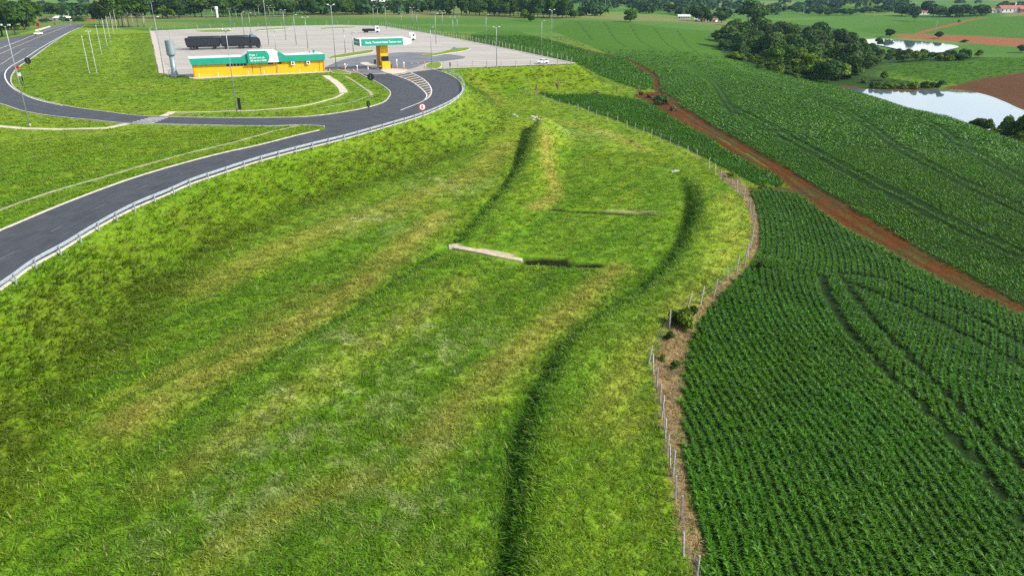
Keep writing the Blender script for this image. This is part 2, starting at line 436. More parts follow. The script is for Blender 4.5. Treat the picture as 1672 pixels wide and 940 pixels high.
right_rim = sst(0, 2, np.where(s2 < 0, d2, -d2)) * sst(20, 12, d2)
mow = np.where(e2 < 0, np.sin(e2 * 2 * math.pi / 1.9 + 3 * fbm(x / 6, y / 6, 111, 2)), 0) * sst(-30, -24, e2) * sst(-.5, -2.5, e2) * sst(.25, .5, t2) * (t2 < .9999)
v = np.clip(v + .11 * mow + .14 * right_rim + .25 * sst(.3, .9, t1) * (d1 < 8), 0, 1)[:, None]
g = np.where(v < .5, deep + (mid_ - deep) * v * 2, mid_ + (yel - mid_) * (v * 2 - 1))
mixc = lambda a, b, m: a + (b - a) * np.clip(m, 0, 1)[:, None]
g = mixc(g, STRAW, straw * sst(.25, .7, .5 * stre + .5 * n2 + .15) * 1.0)
g = mixc(g, PALE, pale * sst(.45, .75, .4 * n2 + .6 * n3) * .75)
g = mixc(g, A3(.076, .140, .005), slope_m * (.75 - .30 * sst(110, 170, rad)))  # taller grass of the embankment, its weaker sunlight painted in as darker green
g = mixc(g, BROWN, brown * .32)
ditch_zone = np.maximum(np.exp(-((u1 - .3) / .9) ** 2) * sst(0, .2, t1) * (d1 < 13), np.exp(-((e2 - .2) / 1.1) ** 2) * en2 * (d2 < 13))
g = mixc(g, A3(.040, .130, .006), ditch_zone * .7)            # darker green along the ditches
lush = sst(25, 5, DPL) * sst(.5, .62, n1)
g = g * (.82 + .36 * n3)[:, None]
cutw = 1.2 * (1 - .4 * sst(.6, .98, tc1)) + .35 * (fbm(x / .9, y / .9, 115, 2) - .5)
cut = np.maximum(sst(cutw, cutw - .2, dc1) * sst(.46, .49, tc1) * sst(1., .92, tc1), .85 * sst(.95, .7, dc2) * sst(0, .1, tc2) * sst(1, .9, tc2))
g = mixc(g, A3(.012, .014, .005), cut)  # shade in the hollow of the cross cuts painted as dark ground
l2 = near_dl(x, y, cross2 + np.array([.3, 1.3]), 5)
g = mixc(g, A3(.26, .25, .10), .7 * sst(.7, .3, l2[0]) * sst(.45, .6, l2[2]) * (l2[2] < .999))
far_g = mixc(np.tile(A3(.055, .135, .016), (len(x), 1)), A3(.105, .17, .03), sst(.45, .62, fbm(x / 160, y / 90, 81, 3)))
g = mixc(g, far_g, sst(330, 480, rad) * (DPL > 0))
land = sst(.55, .62, fbm(x / 240 + 3.3, y / 170, 85, 2)) * sst(600, 800, rad)
g = mixc(g, A3(.16, .15, .06), land * .8)
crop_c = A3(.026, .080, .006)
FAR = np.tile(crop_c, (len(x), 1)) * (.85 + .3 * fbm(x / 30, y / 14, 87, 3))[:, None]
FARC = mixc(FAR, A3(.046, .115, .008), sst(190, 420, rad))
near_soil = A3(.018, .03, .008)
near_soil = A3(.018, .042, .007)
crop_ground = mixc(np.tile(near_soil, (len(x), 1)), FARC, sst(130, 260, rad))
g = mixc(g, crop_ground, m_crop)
g = mixc(g, FARC * 1.05, m_far)
shore = (near_sd(x, y, f4, 40) < 39) * (1 - m_crop) * sst(-8.5, -9.5, Z) * (x > 40) * (y > 120)
g = mixc(g, A3(.030, .075, .010), shore)
g = mixc(g, A3(.010, .022, .005), m_tram * m_crop * (.9 - .45 * sst(220, 320, rad)))  # wheel tracks: dark soil, with the shadow between the plants painted in
g = mixc(g, A3(.020, .048, .008), m_grove * .75 * (1 - m_crop))  # dark wood floor, its colour also giving the shade at the trees' foot
g = mixc(g, mixc(np.tile(A3(.082, .030, .006), (len(x), 1)), A3(.05, .042, .012), sst(.40, .62, fbm(x / 5, y / 5, 91, 3)) * .8), m_soil)
dl_t = near_dl(x, y, trk_l, 6)[0]; dr_t = near_dl(x, y, trk_r, 6)[0]; qt = dl_t / (dl_t + dr_t + .01)
rut = (np.exp(-((qt - .3) / .09) ** 2) + np.exp(-((qt - .72) / .09) ** 2)) * (dl_t < 5.9) * (dr_t < 5.9)
g = mixc(g, A3(.050, .018, .004), m_soil * rut * .6)
g = mixc(g, A3(.055, .060, .010), m_soil * np.exp(-((qt - .5) / .10) ** 2) * sst(.4, .6, fbm(x / 3, y / 3, 93, 2)) * .7 * (dl_t < 5.9))
g = mixc(g, A3(.085, .040, .016) * 1.0, m_bank)
g = mixc(g, A3(.22, .085, .035), m_red)
g = mixc(g, mixc(np.tile(A3(.27, .19, .09), (len(x), 1)), A3(.14, .085, .035), n3), m_dry)
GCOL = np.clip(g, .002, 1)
# field tracks worn lower, crop rows of the far hill stand as low swells
Z -= .18 * m_soil * (DPL > 1)
hill_h = sst(40, 60, rad) * m_crop * sst(110, 230, rad)
Z += .15 * hill_h * (1 - m_tram)


# ------------------------------------------------------------------ materials
def mat(name, col, rough=.6, metal=0., spec=.5, noise=0., nscale=6., col2=None, bump=0., bscale=None, emit=None):
    m = bpy.data.materials.new(name); m.use_nodes = True
    nt = m.node_tree; b = nt.nodes['Principled BSDF']
    b.inputs['Base Color'].default_value = (*col, 1)
    b.inputs['Roughness'].default_value = rough
    b.inputs['Metallic'].default_value = metal
    b.inputs['Specular IOR Level'].default_value = spec
    if noise or bump:
        tc = nt.nodes.new('ShaderNodeTexCoord')
        n = nt.nodes.new('ShaderNodeTexNoise'); n.inputs['Scale'].default_value = nscale; n.inputs['Detail'].default_value = 6; n.inputs['Roughness'].default_value = .65
        nt.links.new(tc.outputs['Object'], n.inputs['Vector'])
        if noise:
            r = nt.nodes.new('ShaderNodeValToRGB')
            c2 = col2 or tuple(c * (1 - noise) for c in col)
            r.color_ramp.elements[0].position = .32; r.color_ramp.elements[1].position = .68
            r.color_ramp.elements[0].color = (*c2, 1); r.color_ramp.elements[1].color = (*[min(1, c * (1 + noise * .5)) for c in col], 1)
            nt.links.new(n.outputs['Fac'], r.inputs['Fac']); nt.links.new(r.outputs['Color'], b.inputs['Base Color'])
        if bump:
            n2_ = nt.nodes.new('ShaderNodeTexNoise'); n2_.inputs['Scale'].default_value = bscale or nscale * 4; n2_.inputs['Detail'].default_value = 4
            nt.links.new(tc.outputs['Object'], n2_.inputs['Vector'])
            bp = nt.nodes.new('ShaderNodeBump'); bp.inputs['Strength'].default_value = bump; bp.inputs['Distance'].default_value = .05
            nt.links.new(n2_.outputs['Fac'], bp.inputs['Height']); nt.links.new(bp.outputs['Normal'], b.inputs['Normal'])
    return m


def attr_mat(name, attr, rough=.75, spec=.25, nscale=2.5, amt=.5, bump=0., bscale=3., sheen=0.):
    """colour from a mesh attribute, broken up by procedural noise"""
    m = bpy.data.materials.new(name); m.use_nodes = True
    nt = m.node_tree; b = nt.nodes['Principled BSDF']; L = nt.links.new
    a = nt.nodes.new('ShaderNodeAttribute'); a.attribute_name = attr
    b.inputs['Roughness'].default_value = rough; b.inputs['Specular IOR Level'].default_value = spec
    if amt:
        geo = nt.nodes.new('ShaderNodeNewGeometry')
        n = nt.nodes.new('ShaderNodeTexNoise'); n.inputs['Scale'].default_value = nscale; n.inputs['Detail'].default_value = 5; n.inputs['Roughness'].default_value = .7
        L(geo.outputs['Position'], n.inputs['Vector'])
        mr = nt.nodes.new('ShaderNodeMapRange'); mr.inputs['From Min'].default_value = .3; mr.inputs['From Max'].default_value = .7
        mr.inputs['To Min'].default_value = 1 - amt; mr.inputs['To Max'].default_value = 1 + amt
        L(n.outputs['Fac'], mr.inputs['Value'])
        mx = nt.nodes.new('ShaderNodeVectorMath'); mx.operation = 'SCALE'
        L(a.outputs['Color'], mx.inputs[0]); L(mr.outputs['Result'], mx.inputs['Scale'])
        L(mx.outputs['Vector'], b.inputs['Base Color'])
        if bump:
            n2_ = nt.nodes.new('ShaderNodeTexNoise'); n2_.inputs['Scale'].default_value = bscale; n2_.inputs['Detail'].default_value = 5
            L(geo.outputs['Position'], n2_.inputs['Vector'])
            bp = nt.nodes.new('ShaderNodeBump'); bp.inputs['Strength'].default_value = bump; bp.inputs['Distance'].default_value = .25
            L(n2_.outputs['Fac'], bp.inputs['Height']); L(bp.outputs['Normal'], b.inputs['Normal'])
    else:
        L(a.outputs['Color'], b.inputs['Base Color'])
    return m


def tag(o, label=None, cat=None, group=None, kind=None):
    if label: o['label'] = label
    if cat: o['category'] = cat
    if group: o['group'] = group
    if kind: o['kind'] = kind
    return o


def np_mesh(name, verts, quads, material, cols=None, parent=None, smooth=False, tris=None):
    verts = np.asarray(verts, np.float32)
    me = bpy.data.meshes.new(name)
    me.vertices.add(len(verts)); me.vertices.foreach_set('co', verts.ravel())
    lp_, st, tot = [], [], []
    off = 0
    for F in (quads, tris):
        if F is None or len(F) == 0: continue
        F = np.asarray(F, np.int32); k = F.shape[1]
        lp_.append(F.ravel()); st.append(off + np.arange(len(F)) * k); tot.append(np.full(len(F), k)); off += F.size
    lp_ = np.concatenate(lp_); st = np.concatenate(st); tot = np.concatenate(tot)
    me.loops.add(len(lp_)); me.loops.foreach_set('vertex_index', lp_.astype(np.int32))
    me.polygons.add(len(st)); me.polygons.foreach_set('loop_start', st.astype(np.int32))
    try: me.polygons.foreach_set('loop_total', tot.astype(np.int32))
    except Exception: pass
    if cols is not None:
        ca = me.color_attributes.new('tint', 'FLOAT_COLOR', 'POINT')
        c4 = np.ones((len(verts), 4), np.float32); c4[:, :3] = cols
        ca.data.foreach_set('color', c4.ravel())
    me.update(calc_edges=True)
    me.polygons.foreach_set('use_smooth', np.full(len(st), bool(smooth)))
    me.materials.append(material)
    o = bpy.data.objects.new(name, me); COL.objects.link(o)
    if parent is not None: o.parent = parent
    return o


M_GROUND = attr_mat('ground_cover', 'tint', .9, .05, 1.7, .38, .55, 2.4)
idx = np.arange(NT * NR).reshape(NR, NT)
quads = np.stack([idx[:-1, :-1], idx[:-1, 1:], idx[1:, 1:], idx[1:, :-1]], -1).reshape(-1, 4)[:, ::-1]
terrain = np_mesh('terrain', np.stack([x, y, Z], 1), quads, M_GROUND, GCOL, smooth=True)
tag(terrain, 'rolling green ground with mown banks, ditches and farmland', 'ground', kind='structure')


# ------------------------------------------------------------------ flat sheets, ribbons, kerbs
def sheet(name, poly, z, material, kind='structure', follow=False):
    pts = [Vector((a, b, 0)) for a, b in poly]
    tri = np.array(tessellate_polygon([pts]))
    zz = ht(poly[:, 0], poly[:, 1]) + z if follow else np.full(len(poly), z)
    V = np.column_stack([poly, zz])
    n = np.cross(V[tri[:, 1]] - V[tri[:, 0]], V[tri[:, 2]] - V[tri[:, 0]])[:, 2]
    tri = np.where((n < 0)[:, None], tri[:, ::-1], tri)
    o = np_mesh(name, V, None, material, tris=tri)
    if kind: o['kind'] = kind
    return o


def normals2(line):
    t = np.gradient(line, axis=0)
    t /= np.linalg.norm(t, axis=1)[:, None] + 1e-9
    return np.column_stack([-t[:, 1], t[:, 0]])


def ribbon_arrays(line, w, z, h=0., follow=False):
    """band (h = 0) or kerb with top and sides (h > 0) centred on a line"""
    n = normals2(line)
    a = line + n * w / 2; b = line - n * w / 2
    m = len(line)
    zl = ht(line[:, 0], line[:, 1]) if follow else np.zeros(m)
    if h == 0:
        V = np.vstack([np.column_stack([a, zl + z]), np.column_stack([b, zl + z])])
        i = np.arange(m - 1)
        return V, np.stack([i, i + m, i + m + 1, i + 1], 1)
    V = np.vstack([np.column_stack([a, zl + z]), np.column_stack([a, zl + z + h]), np.column_stack([b, zl + z + h]), np.column_stack([b, zl + z])])
    i = np.arange(m - 1)
    F = [np.stack([i + k * m, i + (k + 1) * m, i + (k + 1) * m + 1, i + k * m + 1], 1) for k in range(3)]
    F += [np.array([[0, m, 2 * m, 3 * m], [m - 1, 4 * m - 1, 3 * m - 1, 2 * m - 1]])]
    return V, np.vstack(F)


def ribbons(name, items, material, kind='structure', parent=None):
    Vs, Fs, o = [], [], 0
    for it in items:
        V, F = ribbon_arrays(*it)
        Vs.append(V); Fs.append(F + o); o += len(V)
    ob = np_mesh(name, np.vstack(Vs), np.vstack(Fs), material, parent=parent)
    if kind: ob['kind'] = kind
    return ob


def dashes(line, on, off_, start=0.):
    L = np.concatenate([[0], np.cumsum(np.linalg.norm(np.diff(line, axis=0), axis=1))])
    s = start; res = []
    while s + on < L[-1]:
        t = np.linspace(s, s + on, max(3, int(on)))
        res.append(np.stack([np.interp(t, L, line[:, k]) for k in (0, 1)], 1)); s += on + off_
    return res
# ------------------------------------------------------------------ roads, lot, paths
M_ASPH = mat('asphalt', (.041, .044, .052), .75, spec=.4, noise=.42, nscale=.35, bump=.25, bscale=14)
M_ASPH2 = mat('worn_asphalt', (.075, .080, .090), .8, spec=.4, noise=.3, nscale=.12, bump=.2, bscale=10)
M_LOT = mat('pale_concrete', (.35, .328, .292), .9, spec=.2, noise=.22, nscale=.06, bump=.1, bscale=8)
M_LOTD = mat('tyre_darkened_paving', (.135, .14, .155), .85, spec=.3, noise=.3, nscale=.12)
M_KERB = mat('kerb_concrete', (.46, .43, .37), .9, spec=.2, noise=.3, nscale=1.2)
M_PATH = mat('path_concrete', (.50, .44, .35), .9, spec=.2, noise=.18, nscale=.8)
M_WHITE = mat('road_paint', (.62, .62, .60), .6, noise=.3, nscale=1.0)
M_YEL = mat('yellow_road_paint', (.55, .40, .14), .6, noise=.35, nscale=1.0)
M_GRASSY = attr_mat('lawn_patch', 'tint', .85, .1, 1.7, .38)

_nt = M_LOT.node_tree; _n = [q for q in _nt.nodes if q.type == 'TEX_NOISE'][0]
_mp = _nt.nodes.new('ShaderNodeMapping'); _mp.inputs['Rotation'].default_value = (0, 0, -.12); _mp.inputs['Scale'].default_value = (.35, 1.7, 1)
_nt.links.new([q for q in _nt.nodes if q.type == 'TEX_COORD'][0].outputs['Object'], _mp.inputs['Vector']); _nt.links.new(_mp.outputs['Vector'], _n.inputs['Vector'])
sheet('loop_road', loop_poly, .03, M_ASPH)
sheet('ramp_road', ramp_poly, .034, M_ASPH)
hw_s = smooth_line(PL([(140, 41.2), (112, 54.5), (77, 77.7), (40, 101), (0, 120), (-120, 165), (-320, 235)]), 4)
sheet('highway', np.vstack([W['HW_N'][::-1], PL([(117, 38.5)]), hw_s])[1:], .040, M_ASPH2)
sheet('parking_lot', lot, .055, M_LOT)
# asphalt lanes that run through the lot past the booth
lane = smooth_line(PL([(533, 114), (545, 104), (575, 95), (615, 90), (660, 86), (720, 88), (760, 94), (730, 100), (700, 103), (668, 113.5), (600, 121.5), (560, 115)]), 2, True)
sheet('lot_lane', lane, .062, M_LOTD)

# kerbs
rk = r_out[(r_out[:, 1] > 40)]
ribbons('kerb', [(r_out + normals2(r_out) * -.05, .28, .0, .16), (r_in[:_k] , .24, .0, .15), (l_in[60:], .26, .0, .15), (l_out, .26, .0, .15)], M_KERB)
hat_l = smooth_line(PL([(639, 121), (669, 132), (688, 145), (697, 157), (692, 165)]), .8)
hat_r = smooth_line(PL([(664, 115), (692, 130), (704, 145), (702, 157), (692, 165), (654, 180.5)]), .8)
ribbons('road_edge_line', [(hat_l, .28, .0418), (hat_r, .28, .0418)], M_WHITE)
bars = []
hl = resample(hat_l, .5); hr = resample(hat_r[:int(len(hat_r) * .78)], .5)
for k in range(13):
    t = k / 13
    a = hl[int(t * .93 * (len(hl) - 1))]; b = hr[int(min(1, t * .95 + .02) * (len(hr) - 1))]
    bars.append((np.array([a, (a + b) / 2 + (.25, .1), b]), .75 if k < 9 else .5, .0456))
isl = np.vstack([hat_l, hat_r[::-1][int(len(hat_r) * .25):]])
sheet('hatched_island', isl, .0384, mat('island_paving', (.06, .06, .062), .9, noise=.3, nscale=1.))
ribbons('hatched_marking', bars, mat('cream_paint', (.52, .43, .28), .7, noise=.3, nscale=1.5))
# lane markings
edge_in = smooth_line(PL([(139, 41.5), (111, 54), (66, 79), (40, 96), (16, 110), (8, 122), (14, 137), (30, 150), (60, 163), (102, 173)]), 2)
ribbons('edge_line', [(edge_in, .35, .046), (smooth_line(PL([(55, 58), (0, 79.5), (-120, 122)]), 3), .3, .046), (PL([(116, 40), (81, 48), (55, 58)]), .25, .046)], M_WHITE)
y1 = smooth_line(PL([(118, 40.6), (71, 58), (21, 79), (0, 88.5), (-120, 134)]), 3)
ribbons('centre_line', [(y1 + normals2(y1) * .22, .16, .046), (y1 - normals2(y1) * .22, .16, .046)], M_YEL)
y2 = smooth_line(PL([(41, 79), (22, 91.5), (0, 106), (-120, 160)]), 3)
ribbons('divider_line', [(y2, .22, .046)], M_YEL)
dl_ = smooth_line(PL([(130, 40.5), (85, 59), (41, 79)]), 2)
M_TRK = mat('tyre_polished_asphalt', (.031, .034, .041), .6, spec=.5, noise=.3, nscale=.4)
M_TRK2 = mat('tyre_polished_highway', (.060, .064, .073), .65, spec=.5, noise=.3, nscale=.3)
lc0 = smooth_line(PL([(0, 152), (40, 166), (100, 179), (190, 190), (300, 196), (420, 198.5), (520, 195), (610, 181), (650, 166), (664, 150), (660, 138), (640, 128), (615, 121)]), 1)
rc0 = smooth_line(PL([(-120, 483), (0, 424), (108, 366), (205, 318), (278, 290), (357, 267), (420, 250), (500, 229), (560, 216), (620, 203), (690, 180), (722, 163), (730, 147), (720, 133), (700, 122)]), 1)
ribbons('tyre_track', [(c_ + normals2(c_) * o_, .55, .0392) for c_ in (lc0, rc0) for o_ in (-2.6, -1.0, 1.0, 2.6)], M_TRK)
mids = [(q, .16, .046) for q in dashes(dl_, 6, 5)]
lc = smooth_line(PL([(0, 152), (40, 166), (100, 179), (190, 190), (300, 196), (420, 198.5), (520, 195), (610, 181), (650, 166), (664, 150), (660, 138), (640, 128), (615, 121)]), 1)
mids += [(q, .12, .0405) for q in dashes(lc, 2.2, 7)]
rc = smooth_line(PL([(-120, 483), (0, 424), (108, 366), (205, 318), (278, 290), (357, 267), (420, 250), (500, 229), (560, 216), (620, 203), (690, 180), (722, 163), (730, 147), (720, 133), (700, 122)]), 1)
mids += [(q, .12, .0405) for q in dashes(rc, 2.4, 6.5)]
ribbons('lane_marking', mids, mat('faded_paint', (.15, .125, .09), .7, noise=.5, nscale=2.))
cw = []
for k in range(7):
    t = k / 6
    a = np.array(P(235 + 34 * t - 28 * (1 - 1), 190.6)); 
    a = np.array(P(242 + 33 * 0 + 6, 190.8)) * (1 - t) + np.array(P(210, 201.6)) * t
    b = np.array(P(279, 191.2)) * (1 - t) + np.array(P(247, 202.6)) * t
    cw.append((np.array([a, b]), .46, .0405))
ribbons('crosswalk', cw, M_WHITE)

# footpaths and gutters of pale concrete
P1 = smooth_line(PL([(-120, 200), (-40, 203), (0, 206), (60, 208.5), (120, 210), (172, 210.5), (192, 206), (208, 202.6)]), 1)
P2 = PL([(266, 190.2), (276, 186), (282, 183)])
P3 = smooth_line(PL([(531, 124), (545, 132), (558, 143), (560, 152), (548, 160), (520, 168), (480, 175), (435, 180), (395, 182.5), (340, 184), (282, 184)]), 1)
ribbons('footpath', [(P1, 1.5, .03, .05, True), (P2, 1.6, .03, .05, True), (P3[:int(len(P3) * .45)], 2.0, .03, .05, True)], M_PATH)
ribbons('path', [(P3[int(len(P3) * .45):], .7, .03, .04, True)], M_PATH)
g1 = smooth_line(PL([(-120, 392), (-50, 364), (0, 343), (60, 322), (125, 302), (190, 284), (260, 264), (330, 246), (385, 233), (440, 218), (485, 206)]), 1)
g2 = smooth_line(PL([(563, 125), (580, 134), (596, 145)]), .7)
g3 = smooth_line(PL([(597, 145.5), (604, 151), (607, 157)]), .7)
M_GUT = mat('mossy_concrete', (.34, .32, .22), .9, spec=.2, noise=.5, nscale=.9)
ribbons('gutter', [(g1, .45, .03, .05, True), (g2, .7, .03, .05, True), (g3, .9, .03, .05, True), (PL([(597, 158.6), (609, 158.4)]), .6, .03, .06, True),
                   (smooth_line(PL([(596, 160), (580, 166), (550, 172), (515, 178)]), 1), .35, .03, .04, True)], M_GUT)
lotk = PL([(244, 51.5), (320, 48), (393, 45.5), (480, 43), (560, 41.5), (623, 43)])
ribbons('lot_kerb', [(lotk, .7, .03, .12), (PL([(623, 43), (685, 53), (731, 61), (840, 83), (938, 104)]), .8, .03, .14), (PL([(938, 104), (840, 108), (760, 111), (717, 113)]), .5, .03, .12)], M_KERB)
sheet('lot_walk', PL([(259, 120), (244.5, 52), (252, 51.8), (272, 119)]), .064, mat('pinkish_paving', (.42, .37, .32), .9, noise=.2, nscale=.3))
_o = np.array(P(330, 100)); _u = np.array(P(560, 90)) - _o; _u /= np.linalg.norm(_u); _v = np.array([-_u[1], _u[0]])
jl = []
for k in range(-14, 40):
    for (a_, b_, s_) in ((_u, _v, 9.0), (_v, _u, 12.0)):
        q_ = _o + b_ * (k * s_) + a_ * np.linspace(-180, 420, 301)[:, None]
        m_ = near_sd(q_[:, 0], q_[:, 1], lot, 4) < -.6
        i_ = 0
        while i_ < len(q_):
            if m_[i_]:
                j_ = i_
                while j_ < len(q_) and m_[j_]: j_ += 1
                if j_ - i_ > 3: jl.append((q_[i_:j_], .22, .0575))
                i_ = j_
            i_ += 1
ribbons('paving_joint', jl, mat('paving_joint', (.23, .21, .185), .9, noise=.4, nscale=.4))
# planted islands in the lot
for q in ([(538, 94), (550, 91), (580, 86), (607, 82.5), (609, 86), (580, 91), (555, 95), (542, 96)], [(690, 91), (715, 87), (745, 80), (765, 79), (762, 83), (730, 88), (705, 92)],
          [(322, 51), (345, 49.6), (373, 50), (376, 52.6), (350, 53), (330, 52.4)], [(418, 49.5), (440, 47.5), (472, 46.2), (470, 47.6), (445, 49.2), (420, 50.8)],
          [(526, 46.5), (550, 45.2), (580, 44.6), (578, 46), (550, 47.2), (528, 47.8)], [(698, 112), (702, 104), (716, 102.5), (714, 112.6)],
          [(540, 113), (566, 118), (572, 121), (548, 121)]):
    p_ = smooth_line(PL(q), 1.5, True)
    o = sheet('lawn', p_, .20, M_GRASSY)
    ca = o.data.color_attributes.new('tint', 'FLOAT_COLOR', 'POINT')
    ca.data.foreach_set('color', np.tile([.13, .20, .012, 1], len(p_)).astype(np.float32))
    ribbons('kerb', [(np.vstack([p_, p_[:1]]), .3, .03, .18)], M_KERB)
bi = smooth_line(PL([(589, 104), (596, 102.5), (612, 107), (640, 113), (664, 114.5), (640, 121.5), (616, 113.5), (598, 108)]), .8, True)
sheet('booth_island', bi, .19, M_PATH); ribbons('kerb', [(np.vstack([bi, bi[:1]]), .3, .03, .165)], M_KERB)
# ponds
def water(name, poly, z):
    m = bpy.data.materials.get('pond_water')
    if m is None:
        m = mat('pond_water', (.10, .14, .17), .03, spec=1.0)
        b = m.node_tree.nodes['Principled BSDF']; b.inputs['IOR'].default_value = 1.6
        nt = m.node_tree; geo = nt.nodes.new('ShaderNodeNewGeometry'); n = nt.nodes.new('ShaderNodeTexNoise'); n.inputs['Scale'].default_value = .35; n.inputs['Detail'].default_value = 3
        bp = nt.nodes.new('ShaderNodeBump'); bp.inputs['Strength'].default_value = .05; bp.inputs['Distance'].default_value = .2
        nt.links.new(geo.outputs['Position'], n.inputs['Vector']); nt.links.new(n.outputs['Fac'], bp.inputs['Height']); nt.links.new(bp.outputs['Normal'], b.inputs['Normal'])
    return sheet(name, poly, z, m)
water('pond_water', pond, -18.0)
water('pond_water', pond2, -17.6)
water('pond_water', pond3, -12.0)
# ------------------------------------------------------------------ grass and crops: merged meshes, one per stand
def blade_set(n, L, lean, width, r0, seed, seg=1, droop=.5, up=0.):
    """a tuft: n blades leaning outwards; returns verts, quads, blade id per vertex"""
    r = np.random.default_rng(seed)
    V, F, B = [], [], []
    for k in range(n):
        a = r.uniform(0, 2 * math.pi); l = r.uniform(*L); th = math.radians(r.uniform(*lean)); wd = width * r.uniform(.7, 1.3)
        b = np.array([math.cos(a) * r0 * r.uniform(0, 1), math.sin(a) * r0 * r.uniform(0, 1), r.uniform(0, up)])
        a2 = a + r.uniform(-.7, .7)
        d = np.array([math.cos(a2), math.sin(a2), 0]); sd = np.array([-d[1], d[0], 0]) * wd / 2
        o = len(V)
        p = b; ang = th
        wid = [1, .85, .22] if seg == 2 else [1, .25]
        for j in range(seg + 1):
            V += [p + sd * wid[j], p - sd * wid[j]]; B += [k, k]
            p = p + (d * math.sin(ang) + np.array([0, 0, math.cos(ang)])) * l / seg
            ang = ang + droop
        for j in range(seg):
            F.append([o + 2 * j, o + 2 * j + 1, o + 2 * j + 3, o + 2 * j + 2])
    return np.array(V), np.array(F), np.array(B)


def scatter(name, temps, X, Y, Zs, scale, tint, material, var=.25, odd=None, odd_p=0., hs=1.):
    n = len(X)
    which = RNG.integers(0, len(temps), n)
    Vs, Fs, Cs, off = [], [], [], 0
    for q, (V, F, B) in enumerate(temps):
        m = np.nonzero(which == q)[0]
        if not len(m): continue
        k = len(m)
        a = RNG.uniform(0, 2 * math.pi, k); c, s = np.cos(a), np.sin(a)
        sc = scale[m] * RNG.uniform(.8, 1.2, k)
        vx = (c[:, None] * V[None, :, 0] - s[:, None] * V[None, :, 1]) * sc[:, None] + X[m][:, None]
        vy = (s[:, None] * V[None, :, 0] + c[:, None] * V[None, :, 1]) * sc[:, None] + Y[m][:, None]
        vz = V[None, :, 2] * (sc * hs)[:, None] + Zs[m][:, None]
        nb = B.max() + 1
        bv = RNG.uniform(1 - var, 1 + var, (k, nb)) * RNG.uniform(1 - var * .6, 1 + var * .6, (k, 1))
        col = tint[m][:, None, :] * bv[:, :, None]
        if odd is not None:
            od = RNG.random((k, nb)) < odd_p
            col = np.where(od[:, :, None], odd * RNG.uniform(.7, 1.2, (k, nb))[:, :, None], col)
        Cs.append(col[:, B].reshape(-1, 3).astype(np.float32))
        Vs.append(np.stack([vx, vy, vz], -1).reshape(-1, 3).astype(np.float32))
        Fs.append((F[None] + (np.arange(k) * len(V))[:, None, None]).reshape(-1, 4) + off)
        off += k * len(V)
    return np_mesh(name, np.vstack(Vs), np.vstack(Fs), material, np.vstack(Cs))


def leaf_mat(name, rough, spec, trans=.25):
    m = bpy.data.materials.new(name); m.use_nodes = True
    nt = m.node_tree; b = nt.nodes['Principled BSDF']; L = nt.links.new
    a = nt.nodes.new('ShaderNodeAttribute'); a.attribute_name = 'tint'
    L(a.outputs['Color'], b.inputs['Base Color'])
    b.inputs['Roughness'].default_value = rough; b.inputs['Specular IOR Level'].default_value = spec
    if trans:
        t = nt.nodes.new('ShaderNodeBsdfTranslucent'); L(a.outputs['Color'], t.inputs['Color'])
        mx = nt.nodes.new('ShaderNodeMixShader'); mx.inputs[0].default_value = trans
        L(b.outputs[0], mx.inputs[1]); L(t.outputs[0], mx.inputs[2]); L(mx.outputs[0], nt.nodes['Material Output'].inputs['Surface'])
    return m


M_BLADE = leaf_mat('grass_blades', .65, .10, .3)
M_CROP = leaf_mat('crop_leaves', .45, .14, .22)

pol = lambda n, r0, r1, a0, a1: (lambda r, a: (r * np.sin(a), r * np.cos(a)))(np.sqrt(RNG.uniform(r0 * r0, r1 * r1, n)), RNG.uniform(a0, a1, n))
A0, A1 = math.radians(-42), math.radians(42)
NOGRASS = np.maximum.reduce([sst(2.1, 1.7, dc1) * (tc1 < .47),sst(cutw + .55, cutw + .3, dc1) * sst(.46, .49, tc1) * sst(1., .94, tc1), sst(1.4, 1.1, dc2) * (tc2 > .02) * (tc2 < .95), m_crop, m_soil, m_bank, m_red, m_grove * (rad > 60)])
m_path = np.zeros(x.shape)
for q_, w_ in ((P1, 1.0), (P2, 1.0), (P3, 1.15), (g1, .12), (g2, .55), (g3, .65)):
    m_path = np.maximum(m_path, sst(w_ + .35, w_, near_dl(x, y, q_, 3)[0]))
NOGRASS = np.maximum(NOGRASS, m_path)
TCOL = GCOL.copy()
fade = sst(.5, .2, NOGRASS)


def grass_tier(r0, r1, dens, temps, scale, hs=1., seed=0):
    n = int(dens * (r1 * r1 - r0 * r0) / 2 * (A1 - A0))
    X, Y = pol(n, r0, r1, A0, A1)
    ok = (lookup(NOGRASS, X, Y) < .35) & (lookup(clear, X, Y) > .35) & (lookup(m_dry, X, Y) < RNG.uniform(.1, .9, n))
    ok &= RNG.random(n) < .55 + .6 * fbm(X / 1.1, Y / 1.1, 97, 2)
    X, Y = X[ok], Y[ok]
    return X, Y, ht(X, Y) - .02, np.full(len(X), scale), lookup(TCOL, X, Y), temps, hs


